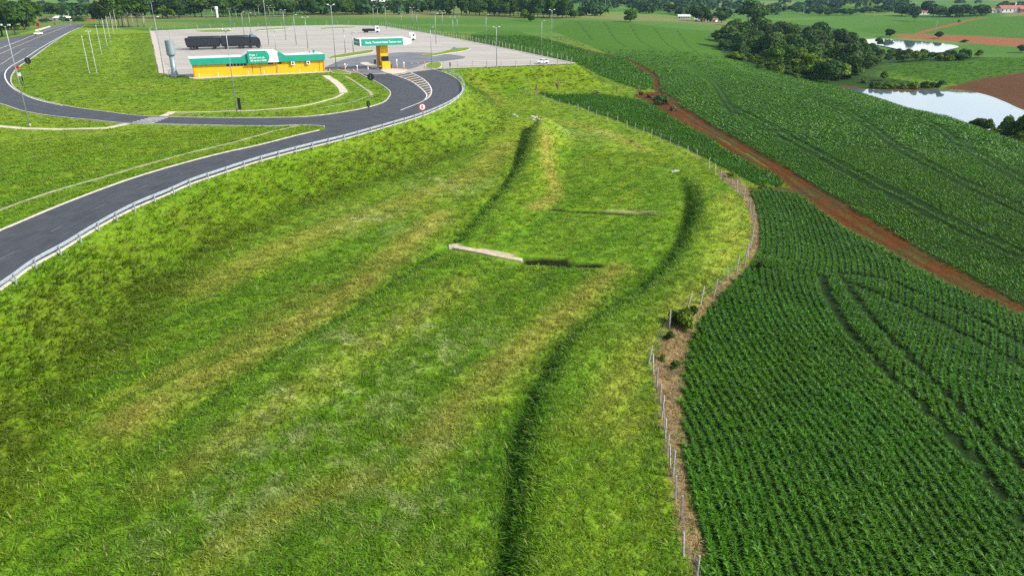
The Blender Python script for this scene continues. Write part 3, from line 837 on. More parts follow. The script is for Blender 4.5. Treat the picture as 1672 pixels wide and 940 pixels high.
TA = [blade_set(11, (.20, .42), (25, 80), .040, .14, 100 + k, 2, .45) for k in range(7)]
TB = [blade_set(9, (.22, .42), (30, 80), .050, .22, 120 + k, 1) for k in range(6)]
TC = [blade_set(8, (.18, .40), (35, 80), .08, .30, 140 + k, 1) for k in range(5)]
for r0, r1, dens, temps, scale, hs in ((27, 52, 16, TA, 1.3, .75), (52, 85, 10, TA, 1.45, .65), (85, 150, 5.5, TB, 1.4, .7), (150, 330, 1.3, TC, 2.0, .45), (330, 480, .55, TC, 2.4, .40)):
    X, Y, zz, sc, tint, temps, hs = grass_tier(r0, r1, dens, temps, scale, hs)
    # the odd long clump and taller growth in the ditches and on the embankment
    tall = 1 + .55 * lookup(ditch_zone, X, Y) + .35 * lookup(slope_m, X, Y) + .5 * (RNG.random(len(X)) < .04)
    o = scatter('grass', temps, X, Y, zz, sc * tall, tint * A3(1.04, 1.09, 1.0) * RNG.uniform(.68, 1.28, len(X))[:, None], M_BLADE, .34, A3(.27, .27, .09), .05, hs)
    tag(o, 'short yellow green grass on the mown slopes and lawns', 'grass', kind='stuff')

# dead brown grass along the wire fence
lo, hi = dry_strip.min(0), dry_strip.max(0)
n = 26000
X = RNG.uniform(lo[0], hi[0], n); Y = RNG.uniform(lo[1], hi[1], n)
ok = lookup(m_dry, X, Y) > RNG.uniform(.2, .8, n)
X, Y = X[ok], Y[ok]
dn = fbm(X / 1.5, Y / 1.5, 31, 3)[:, None]
tint = A3(.38, .29, .15) * (.6 + .8 * dn)
tint = np.where(RNG.random((len(X), 1)) < .16, A3(.09, .16, .015), tint)
TD = [blade_set(12, (.3, .75), (45, 88), .035, .2, 160 + k, 2, .5) for k in range(5)]
o = scatter('dry_grass', TD, X, Y, ht(X, Y) - .02, np.full(len(X), .85), tint, M_BLADE, .35, A3(.10, .06, .03), .15)
tag(o, 'flattened brown dead grass along the wire fence', 'grass', kind='stuff')

# ---- crops in rows
def plant(n, L, lean, width, seed, h=.35, seg=2):
    return blade_set(n, L, lean, width, .07, seed, seg, .75, h)


def row_points(guide, side, spacing, nrows, step, first=.5):
    g_ = resample(guide, 1.0)
    nn = normals2(g_) * side
    XS, YS, KS = [], [], []
    for k in range(nrows):
        off_ = first + k * spacing
        q = resample(g_ + nn * off_, step)
        XS.append(q[:, 0]); YS.append(q[:, 1]); KS.append(np.full(len(q), off_))
    X = np.concatenate(XS); Y = np.concatenate(YS); K = np.concatenate(KS)
    return X, Y, K, g_


def keep_rows(X, Y, K, g_, poly, tol=.15):
    ang = np.abs(np.arctan2(X, Y)) < math.radians(45)
    m = inside(X, Y, poly) & ang & (Y > 15)
    X, Y, K = X[m], Y[m], K[m]
    d = d_line(X, Y, g_)[0]
    m = d > K - tol
    return X[m], Y[m]


CROP = A3(.046, .140, .005)


def crop_stand(name, label, X, Y, temps, scale, hs=1., jit=.05, base=CROP, trams=None, thin=None):
    X = X + RNG.normal(0, jit, len(X)); Y = Y + RNG.normal(0, jit, len(Y))
    r_ = np.hypot(X, Y)
    ok = np.ones(len(X), bool)
    if trams is not None:
        dd = np.full(len(X), 9.)
        for q in trams:
            dd = np.minimum(dd, near_dl(X, Y, q, 2)[0])
        ok &= dd > .20 + .0027 * r_ + .7 * sst(220, 340, r_) + RNG.uniform(0, .08, len(X))
    if thin is not None:
        ok &= RNG.random(len(X)) < thin(r_)
    ok &= lookup(m_soil, X, Y) < .6
    X, Y = X[ok], Y[ok]
    vv = .78 + .44 * fbm(X / 5, Y / 5, 201, 3)
    tint = base * vv[:, None] * (1 + np.array([.5, .12, .1]) * (fbm(X / 9, Y / 9, 203, 2)[:, None] - .5))
    o = scatter(name, temps, X, Y, ht(X, Y) - .03, (np.full(len(X), scale) if np.isscalar(scale) else scale[ok]) * (.70 + .6 * fbm(X / 3, Y / 3, 207, 3)), tint, M_CROP, .22, A3(.12, .25, .05), .06, hs)
    tag(o, label, 'crop', kind='stuff')
    return o


PN = [plant(26, (.28, .56), (12, 84), .085, 300 + k, .30) for k in range(8)]
PM = [plant(13, (.28, .52), (10, 75), .10, 320 + k, .28, 1) for k in range(6)]
PF = [plant(9, (.3, .55), (15, 78), .17, 340 + k, .25, 1) for k in range(5)]
# near field: rows follow the fence side, then the wheel tracks
left_ext = np.vstack([f1_left, [f1_left[-1] + (f1_left[-1] - f1_left[-4]) * 3]])
X, Y, K, g_ = row_points(left_ext, -1, .76, 84, .29, .36)
X, Y = keep_rows(X, Y, K, g_, f1)
dT, sT, tT = d_line(X, Y, T1)
rightside = (sT < 0) & (tT > .001)
X, Y = X[~rightside], Y[~rightside]
best = None
for sd_ in (1, -1):
    a, b, c, d = row_points(T1, sd_, .76, 78, .29, .36)
    a, b = keep_rows(a, b, c, d, f1)
    q = d_line(a, b, T1)
    m = (q[1] < 0) & (q[2] > .001)
    a, b = a[m], b[m]
    if best is None or len(a) > len(best[0]): best = (a, b)
X = np.concatenate([X, best[0]]); Y = np.concatenate([Y, best[1]])
crop_stand('crop_field', 'dark green leafy crop in close curving rows beside the wire fence', X, Y, PN, .94, .95, .05, trams=trams1, thin=lambda r: np.full(len(r), .965))
print('near crop', len(X))


def field_rows(poly, guide, spacing, nrows, step, first=.4):
    best = None
    for sd_ in (1, -1):
        a, b, c, d = row_points(guide, sd_, spacing, nrows, step, first)
        a, b = keep_rows(a, b, c, d, poly)
        if best is None or len(a) > len(best[0]): best = (a, b)
    return best


fence_side = smooth_line(G([(878, 152), (905, 163), (950, 176), (1000, 194), (1050, 213), (1100, 234), (1140, 253), (1190, 279), (1215, 292), (1245, 306)]), 2)
X, Y = field_rows(f2, fence_side, .95, 45, .5)
crop_stand('crop_strip', 'wedge of dark green crop between the wire fence and the red track', X, Y, PM, 1.15, 1.05, .08)
print('strip', len(X))
X, Y = field_rows(f3, trk_l[trk_l[:, 1] > 200], 1.25, 90, .9)
crop_stand('crop_field', 'green crop below the paved lot beside the upper end of the red track', X, Y, PF, 1.5, .9, .12, base=A3(.052, .145, .007))
print('f3', len(X))
near4 = trk_r[trk_r[:, 1] < 420]
X, Y = field_rows(f4, near4, .85, 140, .48)
m = np.hypot(X, Y) < 175
X, Y = X[m], Y[m]
crop_stand('hill_crop', 'broad green crop on the hill beyond the red track', X, Y, PM, 1.02, .85, .08, base=A3(.056, .155, .007), trams=trams4)
print('hill near', len(X))
X, Y = field_rows(f4, trk_r[trk_r[:, 1] < 480], 1.4, 300, .9)
r_ = np.hypot(X, Y); m = (r_ >= 175) & (r_ < 640)
X, Y = X[m], Y[m]
crop_stand('hill_crop', 'green crop on the upper hill running up to the woods', X, Y, PF, 1.6, .6, .2, base=A3(.060, .158, .008), trams=trams4, thin=lambda r: 1 - .6 * sst(200, 420, r) - .25 * sst(400, 600, r))
print('hill far', len(X))
# ------------------------------------------------------------------ mesh builder and thing helpers
class MB:
    def __init__(s):
        s.v, s.f = [], []

    def add(s, V, F, M=None):
        o = len(s.v)
        for p in V:
            p = Vector(p)
            s.v.append(M @ p if M is not None else p)
        s.f += [tuple(i + o for i in f) for f in F]
        return s

    def box(s, x0, x1, y0, y1, z0, z1, bev=0., M=None):
        if bev <= 0:
            V = [(a, b, c) for c in (z0, z1) for b in (y0, y1) for a in (x0, x1)]
            return s.add(V, [(0, 2, 3, 1), (4, 5, 7, 6), (0, 1, 5, 4), (2, 6, 7, 3), (0, 4, 6, 2), (1, 3, 7, 5)], M)
        q = lambda e: [(x0 + e, y0), (x1 - e, y0), (x1, y0 + e), (x1, y1 - e), (x1 - e, y1), (x0 + e, y1), (x0, y1 - e), (x0, y0 + e)]
        ins = [(min(max(a, x0 + bev), x1 - bev), min(max(b, y0 + bev), y1 - bev)) for a, b in q(bev)]
        R = [[(a, b, z0) for a, b in ins], [(a, b, z0 + bev) for a, b in q(bev)], [(a, b, z1 - bev) for a, b in q(bev)], [(a, b, z1) for a, b in ins]]
        return s.rings(R, M)

    def rings(s, R, M=None, caps=True):
        n = len(R[0]); V = [p for r in R for p in r]; F = []
        for k in range(len(R) - 1):
            for i in range(n):
                j = (i + 1) % n
                F.append((k * n + i, k * n + j, (k + 1) * n + j, (k + 1) * n + i))
        if caps:
            F += [tuple(range(n))[::-1], tuple((len(R) - 1) * n + i for i in range(n))]
        return s.add(V, F, M)

    def lathe(s, prof, n=16, M=None):
        return s.rings([[(r * math.cos(2 * math.pi * i / n), r * math.sin(2 * math.pi * i / n), z) for i in range(n)] for r, z in prof], M)

    def tube(s, pts, rad, n=8):
        pts = [Vector(p) for p in pts]
        rad = rad if hasattr(rad, '__len__') else [rad] * len(pts)
        R = []
        for i, p in enumerate(pts):
            t = (pts[min(i + 1, len(pts) - 1)] - pts[max(i - 1, 0)]).normalized()
            a = t.cross(Vector((0, 0, 1)) if abs(t.z) < .9 else Vector((1, 0, 0))).normalized(); b = t.cross(a)
            R.append([p + (a * math.cos(2 * math.pi * k / n) + b * math.sin(2 * math.pi * k / n)) * rad[i] for k in range(n)])
        return s.rings(R)

    def prism(s, outline, y0, y1, M=None):
        """outline in x,z extruded along y"""
        n = len(outline)
        V = [(a, y0, b) for a, b in outline] + [(a, y1, b) for a, b in outline]
        F = [tuple(range(n)), tuple(range(2 * n - 1, n - 1, -1))] + [(i + n, (i + 1) % n + n, (i + 1) % n, i) for i in range(n)]
        return s.add(V, F, M)

    def build(s, name, material, parent=None, smooth=False):
        me = bpy.data.meshes.new(name); me.from_pydata([tuple(p) for p in s.v], [], s.f); me.update()
        import bmesh
        b = bmesh.new(); b.from_mesh(me); bmesh.ops.recalc_face_normals(b, faces=b.faces); b.to_mesh(me); b.free()
        if smooth:
            me.polygons.foreach_set('use_smooth', np.ones(len(me.polygons), bool))
        me.materials.append(material)
        o = bpy.data.objects.new(name, me); COL.objects.link(o)
        if parent is not None: o.parent = parent
        return o


def cylx(cx_, cy_, cz_, r, w_, n=16):
    """wheel-like cylinder lying along y"""
    return Matrix.Translation((cx_, cy_, cz_)) @ Matrix.Rotation(math.pi / 2, 4, 'X')


def thing(name, label, cat, loc, rotz=0., group=None, scale=None):
    o = bpy.data.objects.new(name, None); COL.objects.link(o); o.empty_display_size = .3
    o.location = loc; o.rotation_euler = (0, 0, rotz)
    if scale: o.scale = scale
    return tag(o, label, cat, group)


def dup(root, loc, rotz=0., label=None, group=None, scale=None):
    r = root.copy(); COL.objects.link(r); r.location = loc; r.rotation_euler = (0, 0, rotz)
    if scale: r.scale = scale
    if label: r['label'] = label
    if group: r['group'] = group
    for ch in list(root.children):
        c = ch.copy(); COL.objects.link(c); c.parent = r
        for g_ in list(ch.children):
            e = g_.copy(); COL.objects.link(e); e.parent = c
    return r


def gz(X, Y):
    return float(ht(X, Y)[0])


def base3(px, py, z=None):
    if z is None:
        return hit([(px, py)])[0]
    a = P(px, py, z)
    return np.array([a[0], a[1], z])


def px_h(b, py_top):
    """height of an upright thing standing at b whose top shows at photo row py_top"""
    v = (470 - py_top) / FPX
    # (z - CAMZ) = Y * (-SP + v CP)/(CP + v SP)
    return CAMZ + b[1] * (-SP + v * CP) / (CP + v * SP) - b[2]


# ------------------------------------------------------------------ trees
def foliage_mat(name):
    m = bpy.data.materials.new(name); m.use_nodes = True
    nt = m.node_tree; b = nt.nodes['Principled BSDF']; L = nt.links.new
    a = nt.nodes.new('ShaderNodeAttribute'); a.attribute_name = 'tint'
    oi = nt.nodes.new('ShaderNodeObjectInfo')
    mr = nt.nodes.new('ShaderNodeMapRange'); mr.inputs['To Min'].default_value = .7; mr.inputs['To Max'].default_value = 1.35
    L(oi.outputs['Random'], mr.inputs['Value'])
    mx = nt.nodes.new('ShaderNodeVectorMath'); mx.operation = 'SCALE'
    L(a.outputs['Color'], mx.inputs[0]); L(mr.outputs['Result'], mx.inputs['Scale'])
    L(mx.outputs['Vector'], b.inputs['Base Color']); b.inputs['Roughness'].default_value = .6; b.inputs['Specular IOR Level'].default_value = .1
    t = nt.nodes.new('ShaderNodeBsdfTranslucent'); L(mx.outputs['Vector'], t.inputs['Color'])
    ms = nt.nodes.new('ShaderNodeMixShader'); ms.inputs[0].default_value = .2
    L(b.outputs[0], ms.inputs[1]); L(t.outputs[0], ms.inputs[2]); L(ms.outputs[0], nt.nodes['Material Output'].inputs['Surface'])
    return m


M_FOL = foliage_mat('foliage')
M_BARK = mat('bark', (.085, .062, .045), .9, noise=.4, nscale=3)
M_PALEBARK = mat('pale_bark', (.30, .26, .21), .8, noise=.35, nscale=2)


def crown_arrays(lobes, per, size, col, seed, droop=0.):
    r = np.random.default_rng(seed)
    V, C = [], []
    for (cx0, cy0, cz0, rx, rz) in lobes:
        n = int(per * (rx ** 1.4))
        d = r.normal(size=(n, 3)); d /= np.linalg.norm(d, axis=1)[:, None]
        d[:, 2] = np.where(d[:, 2] < -.35, -d[:, 2] * .6, d[:, 2])
        rr = r.uniform(.55, 1.0, n) ** .6 * r.uniform(.9, 1.1, n)
        p = np.stack([cx0 + d[:, 0] * rx * rr, cy0 + d[:, 1] * rx * rr, cz0 + d[:, 2] * rz * rr], 1)
        nn = d + r.normal(0, .55, (n, 3)) + np.array([0, 0, .35]); nn /= np.linalg.norm(nn, axis=1)[:, None]
        a = np.cross(nn, r.normal(size=(n, 3))); a /= np.linalg.norm(a, axis=1)[:, None]
        b = np.cross(nn, a)
        s = size * r.uniform(.55, 1.25, n)[:, None]
        e = r.uniform(.5, 1., (n, 1))
        V.append(np.stack([p + a * s, p + b * s * e, p - a * s, p - b * s * e], 1))
        lobe = r.uniform(.75, 1.3)
        C.append(np.repeat(np.array(col)[None] * lobe * r.uniform(.65, 1.4, (n, 1)) * (1 + r.normal(0, .08, (n, 3))), 4, axis=0))
    V = np.vstack(V).reshape(-1, 3)
    return V, np.arange(len(V)).reshape(-1, 4), np.clip(np.vstack(C), .003, 1)


def lobes_round(h, w, base, n, seed):
    r = random.Random(seed); L = []
    for k in range(n):
        a = 2.4 * k + r.uniform(-.4, .4); q = r.uniform(.1, .62) * w / 2 * (1 if k else 0)
        z = base + (h - base) * r.uniform(.25, .80)
        z = z - (q / (w / 2)) * (h - base) * .18
        L.append((math.cos(a) * q, math.sin(a) * q, z, w * r.uniform(.20, .32), (h - base) * r.uniform(.2, .34)))
    L.append((0, 0, base + (h - base) * .72, w * .26, (h - base) * .30))
    return L


def trunk(h, r0, lean, limbs, seed):
    r = random.Random(seed); b = MB()
    top = (lean, lean * .4, h)
    b.tube([(0, 0, -.5), (lean * .2, 0, h * .3), (lean * .6, lean * .2, h * .65), top], [r0 * 1.25, r0, r0 * .75, r0 * .35], 7)
    for k in range(limbs):
        z = h * r.uniform(.45, .8); a = r.uniform(0, 6.28); l = h * r.uniform(.3, .5)
        b.tube([(lean * .5, 0, z), (lean * .5 + math.cos(a) * l * .5, math.sin(a) * l * .5, z + l * .35), (lean * .5 + math.cos(a) * l, math.sin(a) * l, z + l * .75)], [r0 * .5, r0 * .32, r0 * .12], 5)
    return b


TREES = {}


def proto(kind, h, w, base, nl, per, size, col, r0, bark, label, seed, lean=.2, limbs=4):
    V, F, C = crown_arrays(lobes_round(h, w, base, nl, seed), per, size, col, seed)
    t = thing('tree' if h > 4 else 'bush', label, 'tree' if h > 4 else 'bush', (0, 0, -500))
    o = np_mesh('crown', V, F, M_FOL, C, t)
    trunk(h * .72, r0, lean, limbs, seed).build('trunk', bark, t, True)
    TREES.setdefault(kind, []).append([t, h, w, False])


DK, MD, LT = (.028, .062, .006), (.046, .098, .007), (.092, .150, .010)
for k in range(4):
    proto('broad', 11, 11.5 + k, 1.3, 11 + k, 62, .75, [DK, MD, DK, (.032, .074, .011)][k], .32, M_BARK, 'x', 400 + k)
for k in range(3):
    proto('tall', 19, 8.5 + k, 6.5, 9, 58, .62, [MD, (.05, .105, .014), DK][k], .24, M_PALEBARK, 'x', 420 + k, .6, 3)
for k in range(2):
    proto('light', 9, 9 + k, 1.4, 9, 62, .62, [LT, (.045, .095, .014)][k], .22, M_BARK, 'x', 440 + k)
for k in range(3):
    proto('bush', 3.2, 4.6 + .5 * k, .1, 7, 110, .36, [(.028, .070, .012), LT, DK][k], .1, M_BARK, 'x', 460 + k, .05, 3)
used_tree_names = 0


def tree(kind, b, h, w=None, label='', group=None, k=None, name=None):
    """plant one tree: a copy of a kind with crown and trunk, scaled to its own height and spread"""
    lst = TREES[kind]
    p = lst[k if k is not None else random.randrange(len(lst))]
    sc = h / p[1]; sw = (w / p[2]) if w else sc * random.uniform(.9, 1.1)
    loc = (b[0], b[1], b[2] - .1); rz = random.uniform(0, 6.28)
    if not p[3]:
        p[3] = True; o = p[0]; o.location = loc; o.rotation_euler = (0, 0, rz); o.scale = (sw, sw, sc)
    else:
        o = dup(p[0], loc, rz, scale=(sw, sw, sc))
    if 'group' in o: del o['group']
    o['label'] = label; o['category'] = 'bush' if h < 4.2 and kind == 'bush' else 'tree'
    if group: o['group'] = group
    o.name = name or ('bush' if kind == 'bush' else 'tree')
    return o


def tree_px(kind, px, py, hp, wp, label, group=None, z=None, **kw):
    b = base3(px, py, z)
    if z is not None: b[2] = z
    d = math.hypot(b[0], b[1])
    h = px_h(b, py - hp)
    return tree(kind, b, h, wp * d / FPX, label, group, **kw)


GB = 'trees of the belt behind the paved lot'
# by the highway on the left
for i, (px, py, hp, wp) in enumerate([(4, 60, 56, 46), (26, 58, 52, 44), (14, 50, 50, 40), (41, 49, 40, 34), (55, 42, 41, 30)]):
    tree_px('broad', px, py, hp, wp, 'dark spreading tree standing beside the far side of the highway', 'dark trees beside the highway')
tree_px('bush', 28, 49.5, 9, 9, 'small rounded light green bush in front of the dark highway trees', k=1)
tree_px('bush', 42, 46, 9, 17, 'low dark bush beneath the dark highway trees', k=2)
for i, px in enumerate((70, 76, 104, 112, 121, 129, 137)):
    tree_px('bush', px, 39 - .03 * (px - 70) + random.uniform(-2, 0), random.uniform(6, 10), random.uniform(10, 15), 'roadside bush near the crest of the highway', 'bushes near the highway crest')
for i, px in enumerate((84, 94, 103, 113, 124, 133, 143, 152)):
    tree_px('broad', px, 27 + random.uniform(-1, 2), random.uniform(17, 24), random.uniform(15, 22), 'hazy grey green tree in the dip beyond the highway crest', 'hazy trees beyond the highway crest')
for px, py, hp, wp in ((163, 40, 37, 17), (172, 42, 40, 18), (182, 41, 38, 20)):
    tree_px('broad', px, py, hp, wp, 'very dark tree at the end of the tree belt near the highway', 'dark trees at the highway end of the belt', k=0)
for i, px in enumerate((186, 195, 201, 207, 213, 218, 226, 233, 239)):
    tree_px('tall', px + random.uniform(-2, 2), 45.5 + random.uniform(-2, 1), random.uniform(48, 62), random.uniform(20, 30), 'tall tree with a thin pale trunk beside the corner of the paved lot', 'pale trunked trees beside the lot corner')
for px in range(250, 606, 9):
    t_ = random.random()
    base = (31 if px < 300 else 28 if px < 440 else 27 - (px - 440) * .02) + random.uniform(-3.5, 1)
    k_ = 'tall' if t_ < .25 else ('light' if t_ < .45 else 'broad')
    tree_px(k_, px + random.uniform(-4, 4), base, random.uniform(24, 38) if k_ != 'light' else random.uniform(12, 24), random.uniform(18, 30), 'leafy tree in the dense belt behind the paved lot', GB)
for px, hp, wp in ((629, 17, 20), (640, 18, 16), (652, 20, 20), (663, 18, 18), (675, 21, 24), (689, 17, 22), (703, 17, 18)):
    tree_px('broad', px, 20.5, hp, wp, 'broad dark tree in the open row along the field edge', 'open row of trees along the field edge')
for px in range(719, 930, 8):
    tree_px('broad' if random.random() < .75 else 'tall', px + random.uniform(-3, 3), 25 + (px - 719) * .030 + random.uniform(-3, .5), random.uniform(25, 36), random.uniform(18, 28), 'dense dark tree in the wood at the field edge', 'dense wood at the field edge')
for px, py, hp, wp in ((929, 29, 16, 18), (938, 29.5, 13, 16), (947, 29, 10, 14)):
    tree_px('broad', px, py, hp, wp, 'low dark tree at the tapering end of the field edge wood', 'tapering end of the field edge wood')
tree_px('light', 857, 34, 19, 16, 'rounded yellow green tree standing out in front of the dark wood', k=0)
tree_px('bush', 866, 36, 13, 16, 'round dark bush in front of the dark wood', k=2)
tree_px('broad', 1029, 36.5, 21, 22, 'lone round tree in the middle of the hill field', k=1)
tree_px('broad', 974, 9.5, 13, 15, 'dark tree on its own at the top of the light field')
for i in range(20):
    px = 1000 + i * 7 + random.uniform(-2, 2)
    tree_px('broad', px, 9 + i * .72 + random.uniform(-1, 1), random.uniform(7, 13), random.uniform(9, 15), 'bluish tree in the line along the far field edge', 'far line of bluish trees')
for px, py, hp, wp in ((1136, 36, 22, 20), (1146, 36, 24, 22), (1155, 37, 15, 15)):
    tree_px('broad', px, py, hp, wp, 'dark tree shading the white and red farm sheds', 'dark trees over the farm sheds', k=0)
tree_px('broad', 1178, 38, 18, 19, 'round dark tree just beside the red roofed shed', k=2)
for px, py, hp, wp in ((1132, 5, 5, 8), (1140, 6, 5, 9), (1158, 14, 7, 12), (1166, 14, 6, 9), (1140, 13, 4, 6)):
    tree_px('broad', px, py, hp, wp, 'small tree clump on the pale far field', 'tree clumps on the far field')
# the valley wood
tree_px('tall', 1221, 46, 47, 38, 'tallest tree of the valley wood with an airy crown', k=1)
tree_px('broad', 1237, 50, 40, 30, 'full dark tree beside the tallest of the valley wood', k=1)
lo, hi = grove.min(0), grove.max(0)
cnt = 0; pts_ = []
for _ in range(9000):
    if cnt >= 165: break
    X = random.uniform(*[lo[0], hi[0]]); Y = random.uniform(lo[1], hi[1])
    if not inside(np.array([X]), np.array([Y]), grove)[0]: continue
    z = gz(X, Y)
    if z < -17.5: continue
    if any((X - a) ** 2 + (Y - b) ** 2 < 6.2 ** 2 for a, b in pts_): continue
    # project: keep only where the photo shows wood
    dep = Y * CP - (z - CAMZ) * SP; u = 836 + FPX * X / dep
    if u > 1690 or Y > 620: continue
    pts_.append((X, Y)); cnt += 1
    rr = math.hypot(X, Y)
    r_ = random.random(); edge = float(near_sd(np.array([X]), np.array([Y]), grove, 30)[0])
    if u > 1415 or edge > -7:
        kk = 'light' if r_ < .35 else ('bush' if r_ < .55 else 'broad'); hh = random.uniform(2.6, 6) if u < 1440 else random.uniform(2.4, 5.6)
    else:
        kk = 'light' if r_ < .42 else ('tall' if r_ < .52 else 'broad'); hh = random.uniform(5, 14)
    tree(kk, (X, Y, z), hh, random.uniform(.85, 1.25) * hh * (.6 if kk == 'tall' else 1.0 if kk != 'bush' else 1.3), {'light': 'bright green rounded tree in the valley wood', 'broad': 'dark rounded tree in the valley wood', 'tall': 'slender taller tree in the valley wood', 'bush': 'low bush at the edge of the valley wood'}[kk], 'trees of the valley wood')
print('wood', cnt)
for i in range(30):
    px = random.uniform(1388, 1440) if i < 16 else random.uniform(1440, 1600); py = (random.uniform(74, 112) if i < 16 else random.uniform(97, 102) - (px - 1440) * .02)
    tree_px('bush' if i % 3 else 'light', px, py, random.uniform(7, 13), random.uniform(12, 20), 'pale green scrub bush between the valley wood and the upper pond', 'scrub by the upper pond')
for i in range(16):
    px = 1190 + i * 9 + random.uniform(-4, 4)
    tree_px('light' if i % 2 else 'bush', px, 93 + i * 2.2 + random.uniform(-3, 3), random.uniform(8, 15), random.uniform(13, 20), 'light green bushy growth along the field edge of the wood', 'bushy edge of the valley wood')
tree_px('broad', 1351, 136, 37, 40, 'large round dark tree alone at the pond end of the wood', k=3)
for px, py, hp, wp in ((1240, 113, 8, 14), (1256, 116, 9, 15), (1270, 120, 9, 14), (1285, 123, 8, 14), (1300, 128, 8, 15), (1322, 131, 7, 13), (1385, 130, 13, 20), (1400, 122, 16, 20), (1392, 116, 14, 18), (1412, 136, 9, 14)):
    tree_px('bush', px, py, hp, wp, 'scrubby bush in the rough grass below the wood', 'scrub below the valley wood')
for i in range(15):
    px = 1424 + i * 8.0 + random.uniform(-3, 3)
    tree_px('bush', px, 144.5 - (i > 9) * 2, random.uniform(6, 12), random.uniform(10, 16), 'waterside bush on the far bank of the pond', 'bushes on the far pond bank')
for px, py, hp, wp in ((1452, 61, 13, 15), (1533, 63, 11, 11), (1575, 70, 5, 12), (1668, 86, 13, 14)):
    tree_px('broad' if hp > 9 else 'bush', px, py, hp, wp, 'small dark tree by the reedy upper pond', 'small trees around the upper pond')
for px, py, hp, wp in ((1472, 26, 18, 18), (1484, 27, 17, 18), (1493, 35, 24, 14), (1508, 24, 22, 14), (1516, 20, 14, 14), (1523, 28, 21, 20), (1534, 28, 18, 18)):
    tree_px('broad', px, py, hp, wp, 'dark tree around the red roofed house on the right hill' if px != 1493 else 'narrow dark tree in front of the red roofed house casting a long shadow', 'trees around the red roofed house' if px != 1493 else None)
for px, py, hp, wp in ((1551, 27, 14, 14), (1560, 28, 20, 20), (1572, 27, 20, 20), (1582, 27, 13, 16), (1592, 25, 15, 14), (1602, 26, 18, 18), (1610, 24, 12, 12), (1548, 28, 8, 10), (1566, 29, 7, 10)):
    tree_px('broad', px, py, hp, wp, 'dark tree in the clump beside the long hilltop shed', 'trees beside the hilltop shed')
for px, py, hp, wp in ((1632, 19, 14, 12), (1640, 18, 16, 14), (1652, 17, 12, 12)):
    tree_px('broad', px, py, hp, wp, 'dark tree behind the white hilltop house', 'trees behind the white hilltop house')
for i in range(34):
    px = 1268 + i * 6.2 + random.uniform(-3, 3)
    tree_px('broad', px, (17 + 8 * math.sin((px - 1268) / 60) + (i % 3) * 2.0) * .9, random.uniform(7, 12), random.uniform(9, 15), 'bluish tree in the far valley hedgerow', 'far valley hedgerow trees')
# bushes on the near shore that rise behind the crest of the hill crop
for i, (px, py, hp, wp) in enumerate([(1584, 210, 13, 12), (1597, 215, 22, 20), (1610, 221, 27, 18), (1622, 226, 18, 18), (1637, 233, 45, 22), (1648, 236, 38, 20), (1660, 238, 50, 26), (1672, 243, 60, 28), (1684, 248, 60, 30), (1640, 240, 26, 26), (1664, 250, 36, 28)]):
    b = base3(px, py, -17.6)
    d = math.hypot(b[0], b[1])
    tree('bush' if i in (0, 3, 9) else ('broad' if i % 2 else 'light'), b, max(1.5, px_h(b, py - hp)), wp * d / FPX, 'shoreline tree rising behind the crest of the hill crop', 'trees on the near pond shore', k=None)

# far woods on the hazy horizon: one mass
LB = []
for i in range(1500):
    a = math.radians(random.uniform(-40, 40)); r = random.uniform(760, 1900)
    X, Y = r * math.sin(a), r * math.cos(a)
    if fbm(np.array([X / 170]), np.array([Y / 130]), 301, 3)[0] < .53: continue
    LB.append((X, Y, gz(X, Y) + 4, random.uniform(7, 12), random.uniform(5, 8)))
V, F, C = crown_arrays(LB, 2.2, 2.8, (.024, .058, .013), 999)
tag(np_mesh('far_woods', V, F, M_FOL, C), 'hazy blue green woods on the far hills', 'woods', kind='stuff')
# any kind never planted would float far below: drop it
for lst in TREES.values():
    for p in lst:
        if not p[3]:
            for c in list(p[0].children): bpy.data.objects.remove(c)
            bpy.data.objects.remove(p[0])
# ------------------------------------------------------------------ built things
M_YELW = mat('yellow_wall_paint', (.60, .36, .004), .7, spec=.3, noise=.12, nscale=.8)
M_ORAN = mat('orange_and_shade_paint', (.50, .21, .006), .7, spec=.3, noise=.12, nscale=.8)
M_TEAL = mat('teal_cladding', (.004, .255, .175), .45, spec=.4, noise=.10, nscale=.5)
M_ROOF = mat('white_roof', (.66, .66, .64), .6, noise=.08, nscale=.6)
M_PANEL = mat('pale_grey_panel', (.58, .62, .64), .5, noise=.06, nscale=.7)
M_DARK = mat('dark_glass', (.012, .014, .018), .12, spec=.6)
M_FRAME = mat('grey_frame', (.32, .33, .34), .5)
M_GALV = mat('galvanised_steel', (.24, .265, .28), .38, metal=.55, noise=.15, nscale=3)
M_RAIL = mat('guardrail_steel', (.40, .45, .49), .35, metal=.5, noise=.12, nscale=2)
M_POLE = mat('pale_pole_concrete', (.40, .41, .40), .8, noise=.15, nscale=2)
M_POST = mat('weathered_concrete_post', (.36, .34, .30), .9, noise=.5, nscale=3, bump=.3)
M_WIRE = mat('wire', (.30, .30, .29), .5, metal=.5)
M_BLACK = mat('black_paint', (.008, .010, .014), .35, spec=.5)
M_TARP = mat('dark_tarpaulin', (.010, .013, .018), .55, spec=.4, noise=.25, nscale=2)
M_RUBBER = mat('tyre_rubber', (.012, .012, .013), .8)
M_WHITEP = mat('white_paint', (.74, .75, .76), .35)
M_TANK = mat('grey_tank_steel', (.20, .255, .285), .45, metal=.3, noise=.12, nscale=.7)
M_RED = mat('red_sign_paint', (.50, .02, .02), .45)
M_ORANGE = mat('orange_plastic', (.62, .16, .03), .5)
M_LAMP = mat('lamp_glass', (.72, .74, .76), .25)
M_TILE = mat('red_roof_tiles', (.33, .09, .055), .8, noise=.3, nscale=1.5)
M_WALL = mat('whitewashed_wall', (.66, .64, .60), .8, noise=.12, nscale=.8)
M_WOOD = mat('weathered_wood', (.19, .14, .095), .9, noise=.4, nscale=3)
